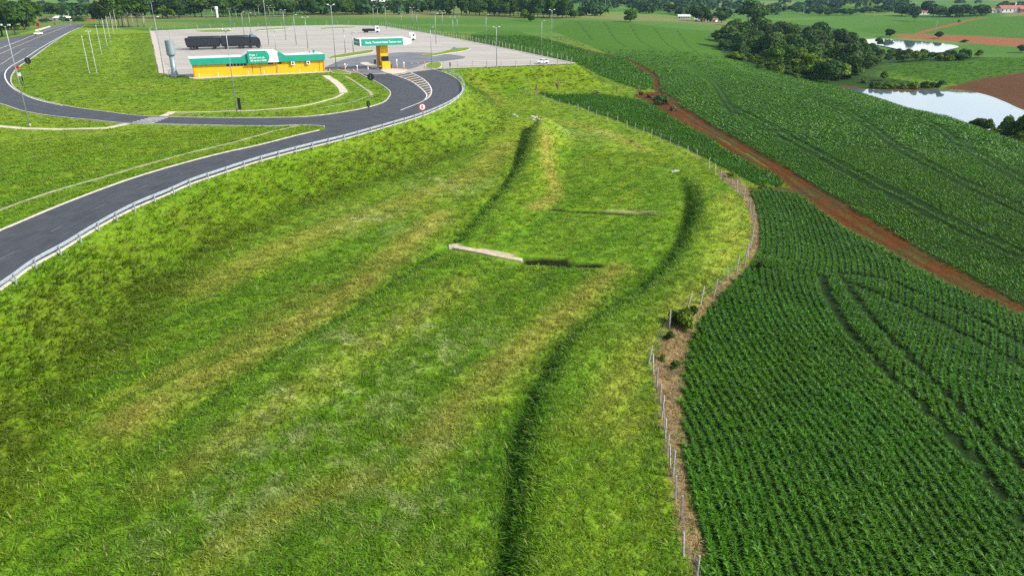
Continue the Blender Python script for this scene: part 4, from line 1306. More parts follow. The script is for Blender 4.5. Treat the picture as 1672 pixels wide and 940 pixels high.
M_SIGNBK = mat('black_sign_back', (.012, .012, .013), .5)


def lettering(text, size, material, parent, loc, rot, width=None, name='lettering', bold=.012):
    cu = bpy.data.curves.new('text', 'FONT'); cu.body = text; cu.size = size; cu.extrude = .012; cu.offset = bold; cu.space_character = 1.05
    o = bpy.data.objects.new('text', cu); COL.objects.link(o)
    dg = bpy.context.evaluated_depsgraph_get()
    me = bpy.data.meshes.new_from_object(o.evaluated_get(dg))
    bpy.data.objects.remove(o)
    me.materials.clear(); me.materials.append(material)
    t = bpy.data.objects.new(name, me); COL.objects.link(t); t.parent = parent; t.location = loc; t.rotation_euler = rot
    if width:
        xs = [v.co.x for v in me.vertices]; w_ = max(xs) - min(xs)
        for v in me.vertices: v.co.x *= width / w_
    return t


# ---- the long yellow building
A = np.array(P(319, 127.5)); B = np.array(P(529, 118))
L_ = float(np.linalg.norm(B - A)); ang = math.atan2(B[1] - A[1], B[0] - A[0])
bld = thing('building', 'long yellow building with a teal roof fascia and stepped sign at the lawn', 'building', (A[0], A[1], .05), ang)
dep = 6.8; wh = 3.55; ft = 5.35; tp = 7.0
u = lambda t: t * L_
w_ = MB().box(0, u(.432), 0, dep, 0, wh + .2); w_.box(u(.436), u(.617), .05, dep, 0, wh + .2); w_.box(u(.621), L_, 0, dep, 0, wh + .2)
w_.build('wall', M_YELW, bld)
MB().box(u(.965), u(.968), -.03, .1, 0, wh).box(u(.4325), u(.4355), -.0, .1, 0, wh).box(u(.6175), u(.6205), 0, .1, 0, wh).build('expansion_joint', mat('brown_joint', (.09, .045, .01), .8), bld)
MB().box(L_ + .004, L_ + .35, -.12, dep * .5, 0, wh + .1).box(-.35, -.004, -.12, .5, 0, wh + .1).build('corner_pilaster', M_ORAN, bld)
MB().prism([(-.55, wh), (u(.40), wh), (u(.445), wh), (u(.445), tp - .35), (u(.43), tp - .35), (u(.36), ft), (-1.0, ft)], -.75, -.35).build('fascia', M_TEAL, bld)
MB().prism([(u(.645), wh), (L_ + .55, wh), (L_ + .62, ft), (u(.70), ft), (u(.645), tp - .35)], -.75, -.35).build('fascia', M_TEAL, bld)
# sign panel with a bowed right end, white panel beside it
hz = [(u(.405), wh - .12), (u(.552), wh - .12)] + [(u(.552) + .75 * math.sin(math.pi * k / 8) + .0, wh - .12 + (tp - wh + .02) * k / 8) for k in range(1, 8)] + [(u(.545), tp - .1), (u(.405), tp - .1)]
sg = MB().prism(hz, -1.25, -.78).build('sign_panel', M_TEAL, bld)
MB().prism([(u(.535), wh - .02), (u(.643), wh - .02), (u(.632), tp - .16), (u(.56), tp - .16)], -1.05, -.40).build('white_panel', M_PANEL, bld)
for k, (tx, s_) in enumerate((('Pripac  1', .62), ('Bbo wob ronner urfp', .62), ('Tabl ocp tnoor Auabils', .62))):
    lettering(tx, .72, M_WHITEP, bld, (u(.42), -1.265, tp - 1.42 - k * .78), (math.pi / 2, 0, 0), [u(.058), u(.112), u(.128)][k])
rf = MB().box(-.95, u(.372), -.36, dep + .4, ft - .28, ft - .03).box(u(.69), L_ + .6, -.36, dep + .4, ft - .28, ft - .03)
rf.prism([(u(.372), ft - .28), (u(.372), ft - .03), (u(.43), tp - .4), (u(.62), tp - .4), (u(.69), ft - .03), (u(.69), ft - .28)], -.34, dep + .4)
rfo = rf.build('roof', M_ROOF, bld)
MB().prism([(u(.40), tp - .38), (u(.63), tp - .38), (u(.61), tp + .02), (u(.42), tp + .02)], -.78, 1.2).build('sign_roof', M_ROOF, bld)
for t_ in (.925, .955):
    MB().lathe([(.28, 0), (.28, .5), (.42, .55), (.42, .72), (.1, .85)], 10, Matrix.Translation((u(t_), 4 + t_, ft - .03))).build('roof_vent', M_FRAME if t_ < .94 else M_TEAL, rfo)
wn = MB()
for k in range(6):
    wn.box(u(.240) + k * u(.0262), u(.240) + (k + 1) * u(.0262) - .14, -.04, .05, wh - .78, wh - .12)
for k in range(6):
    x0 = u(.240) + k * u(.0262)
    f = MB().box(x0 - .02, x0 + u(.0262) - .08, -.05, .04, wh - .84, wh - .06).build('window', M_FRAME, bld)
    MB().box(x0 + .08, x0 + u(.0262) - .18, -.07, -.045, wh - .76, wh - .14).build('pane', M_DARK, f)
for a_, b_ in ((.555, .6), (.627, .668)):
    f = MB().box(u(a_), u(b_), -.05, .04, wh - .75, wh - .14).build('window', M_FRAME, bld)
    MB().box(u(a_) + .1, u(b_) - .1, -.07, -.045, wh - .68, wh - .2).build('pane', M_DARK, f)
for a_ in (.752, .876):
    ac = MB().box(u(a_) - .5, u(a_) + .5, -.62, -.02, wh - 1.1, wh - .05, .04).build('air_conditioner', M_WHITEP, bld)
    MB().lathe([(.30, 0), (.32, .03), (.12, .035)], 16, Matrix.Translation((u(a_), -.622, wh - .56)) @ Matrix.Rotation(math.pi / 2, 4, 'X')).build('fan', M_RUBBER, ac)
MB().tube([(u(.5), -.06, .1), (u(.5), -.06, wh)], .05).tube([(u(.632), -.07, .1), (u(.632), -.07, wh)], .06).build('downpipe', M_FRAME, bld)
MB().box(-1.6, L_ + 2.4, -1.1, -.004, -.2, .12).box(-1.6, -.36, -.003, 7, -.2, .11).build('apron', M_PATH, bld)
for t_ in (.03, .17, .40, .52, .80, .93):
    o = MB().tube([(0, 0, -.2), (0, 0, 1.25)], .055, 8).build('bollard', M_WHITEP)
    q = A + (B - A) * t_ + np.array([math.sin(ang), -math.cos(ang)]) * .8
    o.location = (q[0], q[1], .1); tag(o, 'thin white post along the apron of the yellow building', 'post', 'white posts in front of the yellow building')

# ---- booth with its big canopy
C0 = np.array(P(629, 113)); a2 = math.radians(27)
bt = thing('guard_booth', 'tall yellow booth under a teal canopy at the lot entrance', 'booth', (C0[0], C0[1], .19), a2)
zc = 7.2; hc = 2.05
MB().box(-1.3, 1.25, 0, 4.2, 0, zc + .02).build('wall', M_YELW, bt)
MB().box(-1.34, -1.304, .25, 4.0, 0, zc).build('side_wall', M_ORAN, bt)  # side turned from the sun: shade on the yellow wall painted as orange
MB().box(-1.12, 1.30, -.06, -.004, 2.25, 3.75).build('window', M_DARK, bt)
MB().box(1.254, 1.30, .0, 2.2, 2.25, 3.75).build('window', M_DARK, bt)
MB().box(-1.25, 1.45, -1.15, -.004, 0, 2.2, .04).build('counter', M_YELW, bt)
d_ = MB().box(-1.40, -1.345, .55, 1.45, 0, 2.3).build('door', mat('brown_door', (.14, .06, .012), .6), bt)
MB().box(-1.44, -1.402, 1.3, 1.36, 1.0, 1.2).build('handle', M_FRAME, d_)
MB().box(-1.42, -1.345, 2.2, 2.9, 2.6, 3.5).build('notice_box', M_DARK, bt)
cl0, cl1 = -8.3, 7.5
can = MB().box(cl0, cl1, -2.2, 4.4, zc + .05, zc + hc - .05).build('canopy', M_ROOF, bt)
MB().box(cl0 + .55, 5.6, -2.32, -2.203, zc, zc + hc).build('fascia', M_TEAL, bt)
MB().box(cl0 - .10, cl0 - .003, -2.0, 4.3, zc, zc + hc - .03).build('fascia', mat('shaded_teal_cladding', (.004, .15, .125), .5), bt)  # left end of the fascia: shade painted in as a darker teal
MB().prism([(5.65, zc), (cl1 - .3, zc), (cl1 + .25, zc + .8), (cl1 + .1, zc + hc - .2), (5.95, zc + hc)], -2.32, -2.203).build('white_panel', M_PANEL, bt)
MB().prism([(cl1, zc + .1), (cl1 + 1.4, zc + .3), (cl1 + 1.1, zc + hc - .3), (cl1, zc + hc - .05)], -1.6, 3.8).build('canopy_end', M_PANEL, bt)
lettering('Bocck, Tommock Rdock Tunnoor unce', .8, M_WHITEP, bt, (cl0 + 1.75, -2.34, zc + .72), (math.pi / 2, 0, 0), 11.6, bold=.016)
lettering('Borosmun', .7, M_WHITEP, bt, (cl0 - .12, 3.9, zc + .9), (math.pi / 2, 0, -math.pi / 2), 5.0)
MB().box(-.15, .15, 1, 1.4, zc + hc - .05, zc + hc + .5).build('roof_vent', M_FRAME, can)


def place(o, px, py, z=0.05, rz=0.):
    q = base3(px, py, z); o.location = (q[0], q[1], z); o.rotation_euler = (0, 0, rz); return o


for px, py, lab in ((612.5, 104.5, 'black access box at the left side of the yellow booth'), (621, 114, 'small dark bin at the front corner of the yellow booth'), (637.5, 112, 'dark cabinet at the right side of the yellow booth')):
    t = thing('access_cabinet', lab, 'cabinet', (0, 0, 0)); place(t, px, py, .19, a2)
    MB().box(-.35, .35, -.3, .3, 0, 1.5 if px != 621 else 1.0, .04).build('body', M_BLACK, t); MB().box(-.4, .4, -.35, .35, 1.505 if px != 621 else 1.005, 1.58 if px != 621 else 1.08).build('lid', M_FRAME, t)
# barriers and posts at the booth
def gate_post(px, py, lab, arm, h=1.9):
    t = thing('barrier_gate', lab, 'barrier', (0, 0, 0)); place(t, px, py, .06, a2)
    MB().box(-.16, .16, -.16, .16, 0, 1.1, .02).build('housing', M_ORANGE, t)
    MB().tube([(0, 0, 1.1), (0, 0, h)], .09).build('post', M_WHITEP, t)
    MB().box(-.2, .2, -.08, .08, h + .003, h + .38, .03).build('reader_head', M_WHITEP, t)
    if arm: MB().tube([(.05, -.2, .95), (arm * .5, -.2, 1.6), (arm, -.2, 1.9)], [.07, .05, .04]).build('barrier_arm', M_WHITEP, t)
gate_post(648.5, 112.5, 'slim orange and white gate post to the right of the booth', 0, 2.5)
gate_post(660, 115.5, 'white gate post with a reader head beside the outgoing lane', 0, 2.2)
gate_post(584, 120, 'white gate post by the incoming lane near the lawn corner', 0, 2.0)
gate_post(564, 116, 'leaning white gate post at the inner end of the incoming lane', .9, 1.8)
def cone(px, py, lab, grp):
    t = thing('traffic_cone', lab, 'traffic cone', (0, 0, 0), 0, grp); place(t, px, py, .065)
    MB().box(-.3, .3, -.3, .3, 0, .06).build('foot', M_RUBBER, t)
    MB().lathe([(.24, .062), (.05, .85), (.0, .86)], 12).build('body', M_ORANGE, t)
for px, py in ((672, 105.5), (682, 105), (693, 104.6)):
    cone(px, py, 'orange traffic cone in the line at the edge of the pale paving', 'cones right of the booth')
cone(577, 116.5, 'orange traffic cone close to the incoming gate post', None); cone(559, 112.5, 'orange traffic cone nearest the corner of the yellow building', None)
t = thing('bollard', 'short white bollard standing in the lane before the booth', 'bollard', (0, 0, 0)); place(t, 601, 114, .06)
MB().lathe([(.14, 0), (.14, .8), (.09, .95), (0, .97)], 10).build('post', M_WHITEP, t)
MB().lathe([(.2, 0), (.2, .02)], 10).build('foot', M_FRAME, t)

# ---- water tower
q = base3(285.5, 125, .0)
wt = thing('water_tower', 'grey steel water tower with a wide drum on a slim stem', 'water tower', (q[0], q[1], 0.02))
ht_ = px_h(q, 66)
MB().lathe([(1.35, -.2), (1.35, .1), (1.0, .8), (.72, 1.8), (.68, ht_ * .58)], 24).build('stem', M_TANK, wt, True)
MB().lathe([(.69, ht_ * .555), (1.15, ht_ * .60), (1.16, ht_ * .602)], 24).build('collar', M_TANK, wt, True)
MB().lathe([(1.16, ht_ * .602), (1.22, ht_ * .61), (1.22, ht_ * .985), (1.05, ht_)], 24).build('tank', M_TANK, wt, False)
MB().tube([(.4, 0, ht_), (.4, 0, ht_ + 2.2)], .03, 6).build('lightning_rod', M_GALV, wt)
lad = MB()
for s_ in (-.18, .18): lad.tube([(s_, -1.30, .8), (s_, -1.30, ht_)], .025, 5)
for k in range(26): lad.tube([(-.18, -1.30, 1 + k * (ht_ - 1.2) / 26), (.18, -1.30, 1 + k * (ht_ - 1.2) / 26)], .018, 4)
lad.build('ladder', M_GALV, wt)
MB().tube([(-1.2, 0, 2.), (-1.4, -.3, 1.4), (-1.6, -.5, .2), (-1.6, -.5, -.1)], .09, 8).build('pipe', M_GALV, wt)

# ---- vehicles
def wheels(b, xs, y_, r, w_=.34):
    for x_ in xs:
        m_ = Matrix.Translation((x_, y_, r)) @ Matrix.Rotation(math.pi / 2, 4, 'X')
        yield x_, MB().lathe([(r * .62, -w_ / 2), (r * .95, -w_ / 2), (r, -w_ / 3), (r, w_ / 3), (r * .95, w_ / 2), (r * .62, w_ / 2)], 18, m_), MB().lathe([(r * .6, -w_ / 2 + .05), (r * .6, w_ / 2 - .05)], 14, m_)


def add_wheels(par, xs, yhalf, r):
    for s_ in (-1, 1):
        for x_, ty, rm in wheels(None, xs, s_ * yhalf, r):
            o = ty.build('wheel', M_RUBBER, par); rm.build('rim', M_GALV, o)


a_ = np.array(P(305, 82.5)); b_ = np.array(P(426, 79.0)); LT_ = float(np.linalg.norm(b_ - a_)); ta = math.atan2(b_[1] - a_[1], b_[0] - a_[0])
tr = thing('truck', 'long black articulated grain truck with two trailers parked behind the yellow building', 'truck', (a_[0], a_[1], .06), ta)
LT_ = max(26, min(LT_, 31)); f_ = LT_ / 28.0
for x0, x1 in ((0, 12.6 * f_), (13.0 * f_, 23.9 * f_)):
    tl = MB().prism([(x0, 1.55), (x0 + .35, 1.25), (x1 - .35, 1.25), (x1, 1.55), (x1, 3.35), (x0 - .25, 3.55)], -1.25, 1.25).build('trailer_body', M_BLACK, tr)
    MB().prism([(-1.27, 0), (1.27, 0), (.8, .22), (0, .32), (-.8, .22)], x0 - .1, x1, Matrix(((0, 1, 0, 0), (1, 0, 0, 0), (0, 0, 1, 3.50), (0, 0, 0, 1)))).build('tarpaulin', M_TARP, tl)
    rb = MB()
    zz_ = [(x1 - .4, -1.252), (x0 + .4, -1.252)]
    for k in range(10):
        xa_ = x0 + .4 + k * (x1 - x0 - .8) / 9.5
        zz_ += [(xa_, -1.256), (xa_ + .03, -1.30), (xa_ + .12, -1.30), (xa_ + .15, -1.256)]
    rb.prism(zz_, 1.4, 3.3, Matrix(((1, 0, 0, 0), (0, 0, 1, 0), (0, 1, 0, 0), (0, 0, 0, 1))))
    rb.build('side_corrugation', M_TARP, tl)
    MB().box(x0 + .3, x1 - .3, -1.0, 1.0, .85, 1.24).build('chassis', M_RUBBER, tr)
add_wheels(tr, [1.6 * f_, 2.9 * f_, 10.2 * f_, 14.6 * f_, 20.0 * f_, 21.3 * f_, 25.0 * f_ - .9, 27.2 * f_], 1.08, .52)
MB().box(12.5 * f_, 13.8 * f_, -.12, .12, .9, 1.1).box(22.8 * f_, 24.4 * f_, -.5, .5, .7, 1.0).build('coupling', M_FRAME, tr)
cb = MB().prism([(24.2 * f_, .75), (28 * f_, .75), (28.05 * f_, 1.9), (27.75 * f_, 3.1), (27.1 * f_, 3.55), (24.2 * f_, 3.75)], -1.22, 1.22).build('cab', M_BLACK, tr)
MB().prism([(27.86 * f_, 2.05), (28.08 * f_, 2.0), (27.80 * f_, 3.1), (27.60 * f_, 3.1)], -1.1, 1.1).build('windscreen', mat('blue_glass', (.05, .10, .15), .1), cb)
for s_ in (-1, 1): MB().box(26.4 * f_, 27.3 * f_, s_ * 1.225, s_ * 1.235, 2.1, 2.95).build('side_window', M_DARK, cb)
MB().prism([(24.6 * f_, 3.7), (26.9 * f_, 3.58), (25.8 * f_, 4.2), (24.6 * f_, 4.25)], -1.1, 1.1).build('wind_deflector', mat('blue_grey_paint', (.10, .17, .24), .3), cb)
MB().box(28.06 * f_, 28.13 * f_, -.8, .8, .9, 1.8).build('grille', M_FRAME, cb)
MB().box(28.0 * f_, 28.25 * f_, -1.22, 1.22, .45, .85, .03).build('bumper', M_BLACK, cb)
for s_ in (-1, 1): MB().box(27.4 * f_, 27.55 * f_, s_ * 1.25, s_ * 1.5, 2.2, 2.9).build('mirror', M_BLACK, cb)


tr.scale = (1, 1, 1.25)
_off = np.array([math.cos(ta) * 1.2 - math.sin(ta) * 5.5, math.sin(ta) * 1.2 + math.cos(ta) * 5.5])
tr2 = dup(tr, (a_[0] + _off[0], a_[1] + _off[1], .06), ta, 'second black grain truck standing alongside, mostly hidden behind the nearer black truck', scale=(.95, 1, 1.32))


def cab_truck(name, label, px, py, rz, bed, L, hbed):
    t = thing(name, label, 'truck', (0, 0, 0)); place(t, px, py, .06, rz)
    MB().prism([(L - 2.3, .75), (L, .75), (L + .05, 1.8), (L - .25, 3.1), (L - .5, 3.45), (L - 2.3, 3.55)], -1.2, 1.2).build('cab', M_WHITEP, t)
    MB().prism([(L - .02, 1.95), (L + .06, 1.9), (L - .21, 3.02), (L - .33, 3.02)], -1.05, 1.05).build('windscreen', M_DARK, t)
    for s_ in (-1, 1): MB().box(L - 1.4, L - .5, s_ * 1.205, s_ * 1.215, 2.0, 2.8).build('side_window', M_DARK, t)
    MB().box(.1, L - 2.2, -.9, .9, .75, 1.05).build('chassis', M_RUBBER, t)
    MB().box(0, L - 2.5, -1.22, 1.22, 1.06, 1.06 + hbed, .02).build('cargo_bed', bed, t)
    add_wheels(t, [1.3, 2.6, L - 1.1], 1.05, .52)
    return t


cab_truck('truck', 'white cab truck with a dark low bed parked behind the canopy', 592, 53.5, .05, M_TARP, 9.5, 1.0)
wb = cab_truck('truck', 'white truck half hidden behind the right end of the canopy', 648, 66.5, .22, mat('bare_wood_bed', (.30, .22, .13), .8), 9.0, .4)
MB().box(6.1, 6.45, -1.2, 1.2, 1.5, 3.6).build('headboard', M_WHITEP, wb)


def car(name, label, cat, px, py, z, rz, paint, extra=False):
    t = thing(name, label, cat, (0, 0, 0)); place(t, px, py, z, rz)
    R = []
    for zz, xa, xb, yh in ((.28, -2.05, 2.05, .80), (.55, -2.15, 2.18, .88), (.85, -2.12, 2.05, .87), (.98, -2.0, 1.75, .82)):
        R.append([(xa, -yh * .8, zz), (xa + .25, -yh, zz), (xb - .35, -yh, zz), (xb, -yh * .7, zz), (xb, yh * .7, zz), (xb - .35, yh, zz), (xa + .25, yh, zz), (xa, yh * .8, zz)])
    MB().rings(R).build('body', paint, t, False)
    g_ = [[(-1.75, -.76, .985), (1.0, -.76, .985), (1.0, .76, .985), (-1.75, .76, .985)], [(-1.2, -.62, 1.40), (.25, -.62, 1.40), (.25, .62, 1.40), (-1.2, .62, 1.40)]]
    MB().rings(g_).build('windows', M_DARK, t)
    MB().rings([[(-1.25, -.64, 1.403), (.3, -.64, 1.403), (.3, .64, 1.403), (-1.25, .64, 1.403)], [(-1.1, -.56, 1.47), (.15, -.56, 1.47), (.15, .56, 1.47), (-1.1, .56, 1.47)]]).build('roof', paint, t)
    add_wheels(t, [-1.3, 1.35], .76, .32)
    for s_ in (-1, 1): MB().box(2.06, 2.2, s_ * .42, s_ * .74, .58, .74).build('headlight', M_LAMP, t)
    return t


car('car', 'white hatchback parked in the pointed corner of the paved lot', 'car', 885.5, 104, .06, math.radians(200), M_WHITEP)
hc_ = car('car', 'white car with red trim driving on the highway towards the junction', 'car', 62.5, 57, .05, math.radians(222), M_WHITEP)
MB().box(-2.2, -2.1, -.6, .6, .6, .9).build('tail_light', M_RED, hc_)
# white utility box and odd bits at the edge of the lot
for px, py, lab, m_ in ((749, 84, 'blue tarpaulin bundle beside the long planted island in the lot', mat('blue_plastic', (.05, .2, .4), .6)),):
    t = thing('tarpaulin_bundle', lab, 'bundle', (0, 0, 0)); place(t, px - 6, py - 4, .06)
    MB().lathe([(.9, 0), (1.1, .25), (.7, .6), (.1, .75)], 9).build('cover', m_, t); MB().box(-1.5, 1.5, -.7, .7, 0, .18, .04).build('pallet', M_WOOD, t)

# ---- lamp posts of the lot
def lamp_parts(h, arms, nm):
    t = bpy.data.objects.new(nm, None); COL.objects.link(t)
    MB().tube([(0, 0, -.4), (0, 0, h * .5), (0, 0, h)], [.19, .14, .09], 10).build('pole', M_POLE if nm == 'utility_pole' else M_GALV, t, True)
    MB().box(-.28, .28, -.28, .28, -.1, .14).build('base_plate', M_POST, t)
    if nm == 'street_lamp':
        for s_ in arms:
            ar = MB().tube([(0, 0, h - .25), (s_ * .5, 0, h - .02), (s_ * 1.15, 0, h + .05)], .055, 6).build('arm', M_GALV, t)
            MB().box(min(s_ * .95, s_ * 1.75), max(s_ * .95, s_ * 1.75), -.17, .17, h + .07, h + .22, .03).build('lamp_head', M_LAMP, ar)
    else:
        if arms:
            cr = MB().box(-1.15, 1.15, -.06, .06, h - .55, h - .40).build('crossarm', M_POLE, t)
            iz = MB()
            for s_ in (-1, 0, 1): iz.lathe([(.05, h - .395), (.09, h - .3), (.04, h - .2)], 8, Matrix.Translation((s_ * .95, 0, 0)))
            iz.build('insulator', M_LAMP, cr)
        else:
            MB().lathe([(.13, h + .003), (.13, h + .1), (.05, h + .16)], 8).build('cap', M_LAMP, t)
    return t


PROTO = {('street_lamp', 2): lamp_parts(12, (-1, 1), 'street_lamp'), ('street_lamp', 1): lamp_parts(12, (1,), 'street_lamp'),
         ('utility_pole', 0): lamp_parts(9, 0, 'utility_pole'), ('utility_pole', 1): lamp_parts(9, 1, 'utility_pole')}
seen = {}


def pole(kind, var, px, py, pt, label, group=None, rz=None, z=None):
    b = base3(px, py, z)
    if z is None and abs(b[2]) > 9: pass
    if z is not None: b[2] = z
    h = px_h(b, pt); H0 = 12 if kind == 'street_lamp' else 9
    k = (kind, var); rz = random.uniform(-.4, .4) if rz is None else rz
    if k not in seen:
        seen[k] = 1; o = PROTO[k]; o.location = b; o.rotation_euler = (0, 0, rz)
    else:
        o = dup(PROTO[k], b, rz)
    wd = .68 if b[1] < 300 else .85
    o.scale = (wd, wd, h / H0)
    if 'group' in o: del o['group']
    return tag(o, label, 'street lamp' if kind == 'street_lamp' else 'utility pole', group)


pole('street_lamp', 2, 387, 184, 50, 'tall slender lamp post on the lawn in front of the yellow building', z=.0)
pole('street_lamp', 2, 48, 204, 43, 'tall lamp post standing between the loop road and the lower footpath', z=.0)
GL = 'lamp posts standing in the paved lot'
for px, py, pt in ((349, 41, 12), (378, 48, 14), (388, 42, 16), (399, 59, 20), (410, 57, 22), (425, 41, 9), (439, 74, -5), (442, 41, 10), (449, 40, 13), (467, 66, 17), (484, 74, 25), (503, 80, 29), (549, 111, 9), (564, 87, 49),
                   (577, 86, 53), (611, 46, 10), (618, 41, 13), (631, 48, 12), (656, 46, 20), (674, 46, 13), (681, 48, 22), (712, 72, 23), (723, 55, 18), (740, 63, 29), (747, 59, 27), (794, 72, 25), (884, 89, 35)):
    lab = 'slender grey lamp post among those standing about the paved lot'
    if (px, py) == (549, 111): lab = 'tallest lamp post of the lot, beside the right end of the yellow building'
    if (px, py) == (439, 74): lab = 'very tall lamp post rising just behind the sign of the yellow building'
    if (px, py) == (884, 89): lab = 'lamp post on the lot edge close to the parked white hatchback'
    pole('street_lamp', 2 if random.random() < .6 else 1, px, py, pt, lab, GL if 'among' in lab else None, z=.05 if py > 44 else None)
pole('street_lamp', 2, 900, 89, 17, 'tallest lamp post on the right edge of the lot next to the field', z=0.)
pole('street_lamp', 1, 705, 107, 45, 'lamp post on the small green island right of the booth', z=.1)
pole('street_lamp', 2, 811, 109, 45, 'lamp post on the front edge of the lot above the grass bank', z=.05)
pole('street_lamp', 1, 269, 127, 29, 'lamp post beside the water tower', z=0.)
pole('street_lamp', 1, 254, 47, 3, 'lamp post at the far corner of the lot near the pale trunked trees', z=.05)
pole('street_lamp', 1, 452, 92, 51, 'short lamp post directly behind the white panel of the yellow building', z=.05)
GU = 'plain posts on the lawn by the highway'
for px, py, pt in ((166, 89, 42), (175, 75, 31), (180, 65, 28), (186, 57, 22), (191, 48, 18)):
    pole('utility_pole', 0, px, py, pt, 'plain pale post in the row running up the lawn beside the highway', GU)
pole('utility_pole', 0, 146, 120, 60, 'plain pale post closest to the junction lawn in the row by the highway')
pole('utility_pole', 1, 158, 119, 48, 'pale post with a crossarm, second in the row by the highway')
pole('utility_pole', 0, 115, 39.5, 19, 'single pale post at the crest of the highway')
pole('utility_pole', 0, 24, 56, 41, 'pale post under the dark highway trees', z=None)
GF = 'poles across the far fields'
for px, py, pt in ((988, 22, -4), (1311, 28, 12), (1427, 30, 19), (1527, 54, 34)):
    pole('utility_pole', 0, px, py, pt, {988: 'pole standing in the light far field above the hill crop', 1311: 'pole by the small far pond', 1427: 'pole in the green field behind the reedy pond', 1527: 'leaning pale pole by the red field track'}[px])

# ---- traffic signs
def sign(px, py, pt, r, label, face, cat='traffic sign', disc=True, z=0., rz=0., oval=1.):
    b = base3(px, py, z); h = px_h(b, pt)
    t = thing('traffic_sign', label, cat, b, rz)
    MB().tube([(0, .05, -.3), (0, .05, h - .1)], .055, 8).build('post', M_SIGNBK if face != 'speed' else M_GALV, t)
    m_ = Matrix.Translation((0, 0, h - r)) @ Matrix.Diagonal((oval, 1, 1, 1)) @ Matrix.Rotation(math.pi / 2, 4, 'X')
    if face == 'speed':
        MB().lathe([(r, -.05), (r, -.005)], 28, m_).build('plate', M_SIGNBK, t)
        pl = MB().lathe([(r * .97, .0), (r * .97, .02)], 28, m_).build('ring', M_RED, t)
        MB().lathe([(r * .70, .023), (r * .70, .035)], 28, m_).build('face', M_WHITEP, t)
        lettering('0', r * 1.15, M_SIGNBK, t, (-r * .34, -.045, h - r - r * .40), (math.pi / 2, 0, 0))
    elif face == 'black':
        MB().lathe([(r, -.03), (r, .03)], 28, m_).build('plate', M_SIGNBK, t)
        MB().box(-.06, .06, -.075, -.035, h - r * 1.6, h - r * .4).build('bracket', M_GALV, t)
    elif face == 'orange':
        MB().lathe([(r, -.03), (r, .03)], 20, m_).build('plate', M_ORANGE, t)
    elif face == 'board':
        MB().box(-r * .35, r * .35, -.04, .04, h - 2.6 * r, h - .02).build('plate', M_SIGNBK, t)
    else:
        MB().box(-r, r, -.04, .02, h - 2 * r, h, .01).build('plate', face, t)
    return t


sign(606, 137, 120, .95, 'round black sign seen from behind on the lawn by the incoming lane', 'black')
sign(602, 181, 164.5, .72, 'narrow oval black sign seen from behind on the bend of the loop road', 'black', oval=.55)
sign(49, 116, 94, 1.0, 'round black sign seen from behind where the highway meets the loop road', 'black')
sign(690.5, 194, 168.5, .78, 'round red and white sign on a steel post at the guardrail', 'speed', z=-.1, rz=.2)
sign(393, 188, 160, .9, 'narrow dark board on a post at the lawn edge beside the tall lamp', 'board')
sign(40, 144, 125, .5, 'thin dark marker post inside the bend of the loop road', 'board')
sign(36, 141, 119, .45, 'pale marker post with a small white plate inside the bend', M_WHITEP)
sign(33, 128, 108, .4, 'small red and white marker at the inner edge of the loop road', M_RED)
sign(735, 113, 102, .5, 'dark post at the start of the guardrail below the lot', 'board')
for px in (147, 154): sign(px, 42, 31.5, .85, 'round orange board facing traffic at the crest of the highway', 'orange').__setitem__('group', 'orange boards at the highway crest')
sign(65, 56, 38, .9, 'red and white banded marker post beside the highway', M_RED, z=0.)
sign(90, 43, 37, .7, 'brown kilometre board beside the highway', M_WOOD, z=0.)
t = thing('concrete_barrier', 'low pale concrete barrier along the far shoulder of the highway', 'barrier', (0, 0, 0))
q0 = np.array(P(58, 51.5)); q1 = np.array(P(82, 44.5)); t.location = (*q0, 0); t.rotation_euler = (0, 0, math.atan2(*(q1 - q0)[::-1]))
lb = float(np.linalg.norm(q1 - q0)); MB().prism([(-.3, 0), (.3, 0), (.15, .4), (.1, .8), (-.1, .8), (-.15, .4)], 0, lb, Matrix(((0, 1, 0, 0), (-1, 0, 0, 0), (0, 0, 1, 0), (0, 0, 0, 1)))).build('body', M_KERB, t)

# ---- guardrail
gl_line = r_out + normals2(r_out) * -.55
gl_line = smooth_line(np.vstack([gl_line[:-30], PL([(759, 142), (752, 130), (739, 122), (722, 116.5)])]), 1.0)
gr = thing('guardrail', 'steel guardrail along the outer edge of the curving ramp road', 'guardrail', (0, 0, 0))
prof = [(-.03, .56), (.05, .62), (-.03, .70), (-.03, .74), (.05, .82), (-.03, .90)]
gl2 = resample(gl_line, .8); nn = normals2(gl2); V = []; F = []
hz_ = ht(gl2[:, 0], gl2[:, 1]) * 0 + .04
for i in range(len(gl2)):
    for o_, z_ in prof: V.append((*(gl2[i] + nn[i] * (o_ + .12)), hz_[i] + z_))
for i in range(len(gl2) - 1):
    for j in range(5): F.append((i * 6 + j, (i + 1) * 6 + j, (i + 1) * 6 + j + 1, i * 6 + j + 1))
rb = MB(); rb.add(V, F); ro = rb.build('rail', M_RAIL, gr)
sol = ro.modifiers.new('thickness', 'SOLIDIFY'); sol.thickness = .012
posts = resample(gl_line, 3.9)
pm = MB().box(-.08, .08, -.11, .0, -.5, .86).build('post', M_RAIL, gr)
nnp = normals2(posts); first = True
for i, q in enumerate(posts):
    o = pm if first else pm.copy()
    if not first: COL.objects.link(o); o.parent = gr
    first = False
    o.location = (q[0], q[1], .04); o.rotation_euler = (0, 0, math.atan2(nnp[i][1], nnp[i][0]) + math.pi / 2 + math.pi)

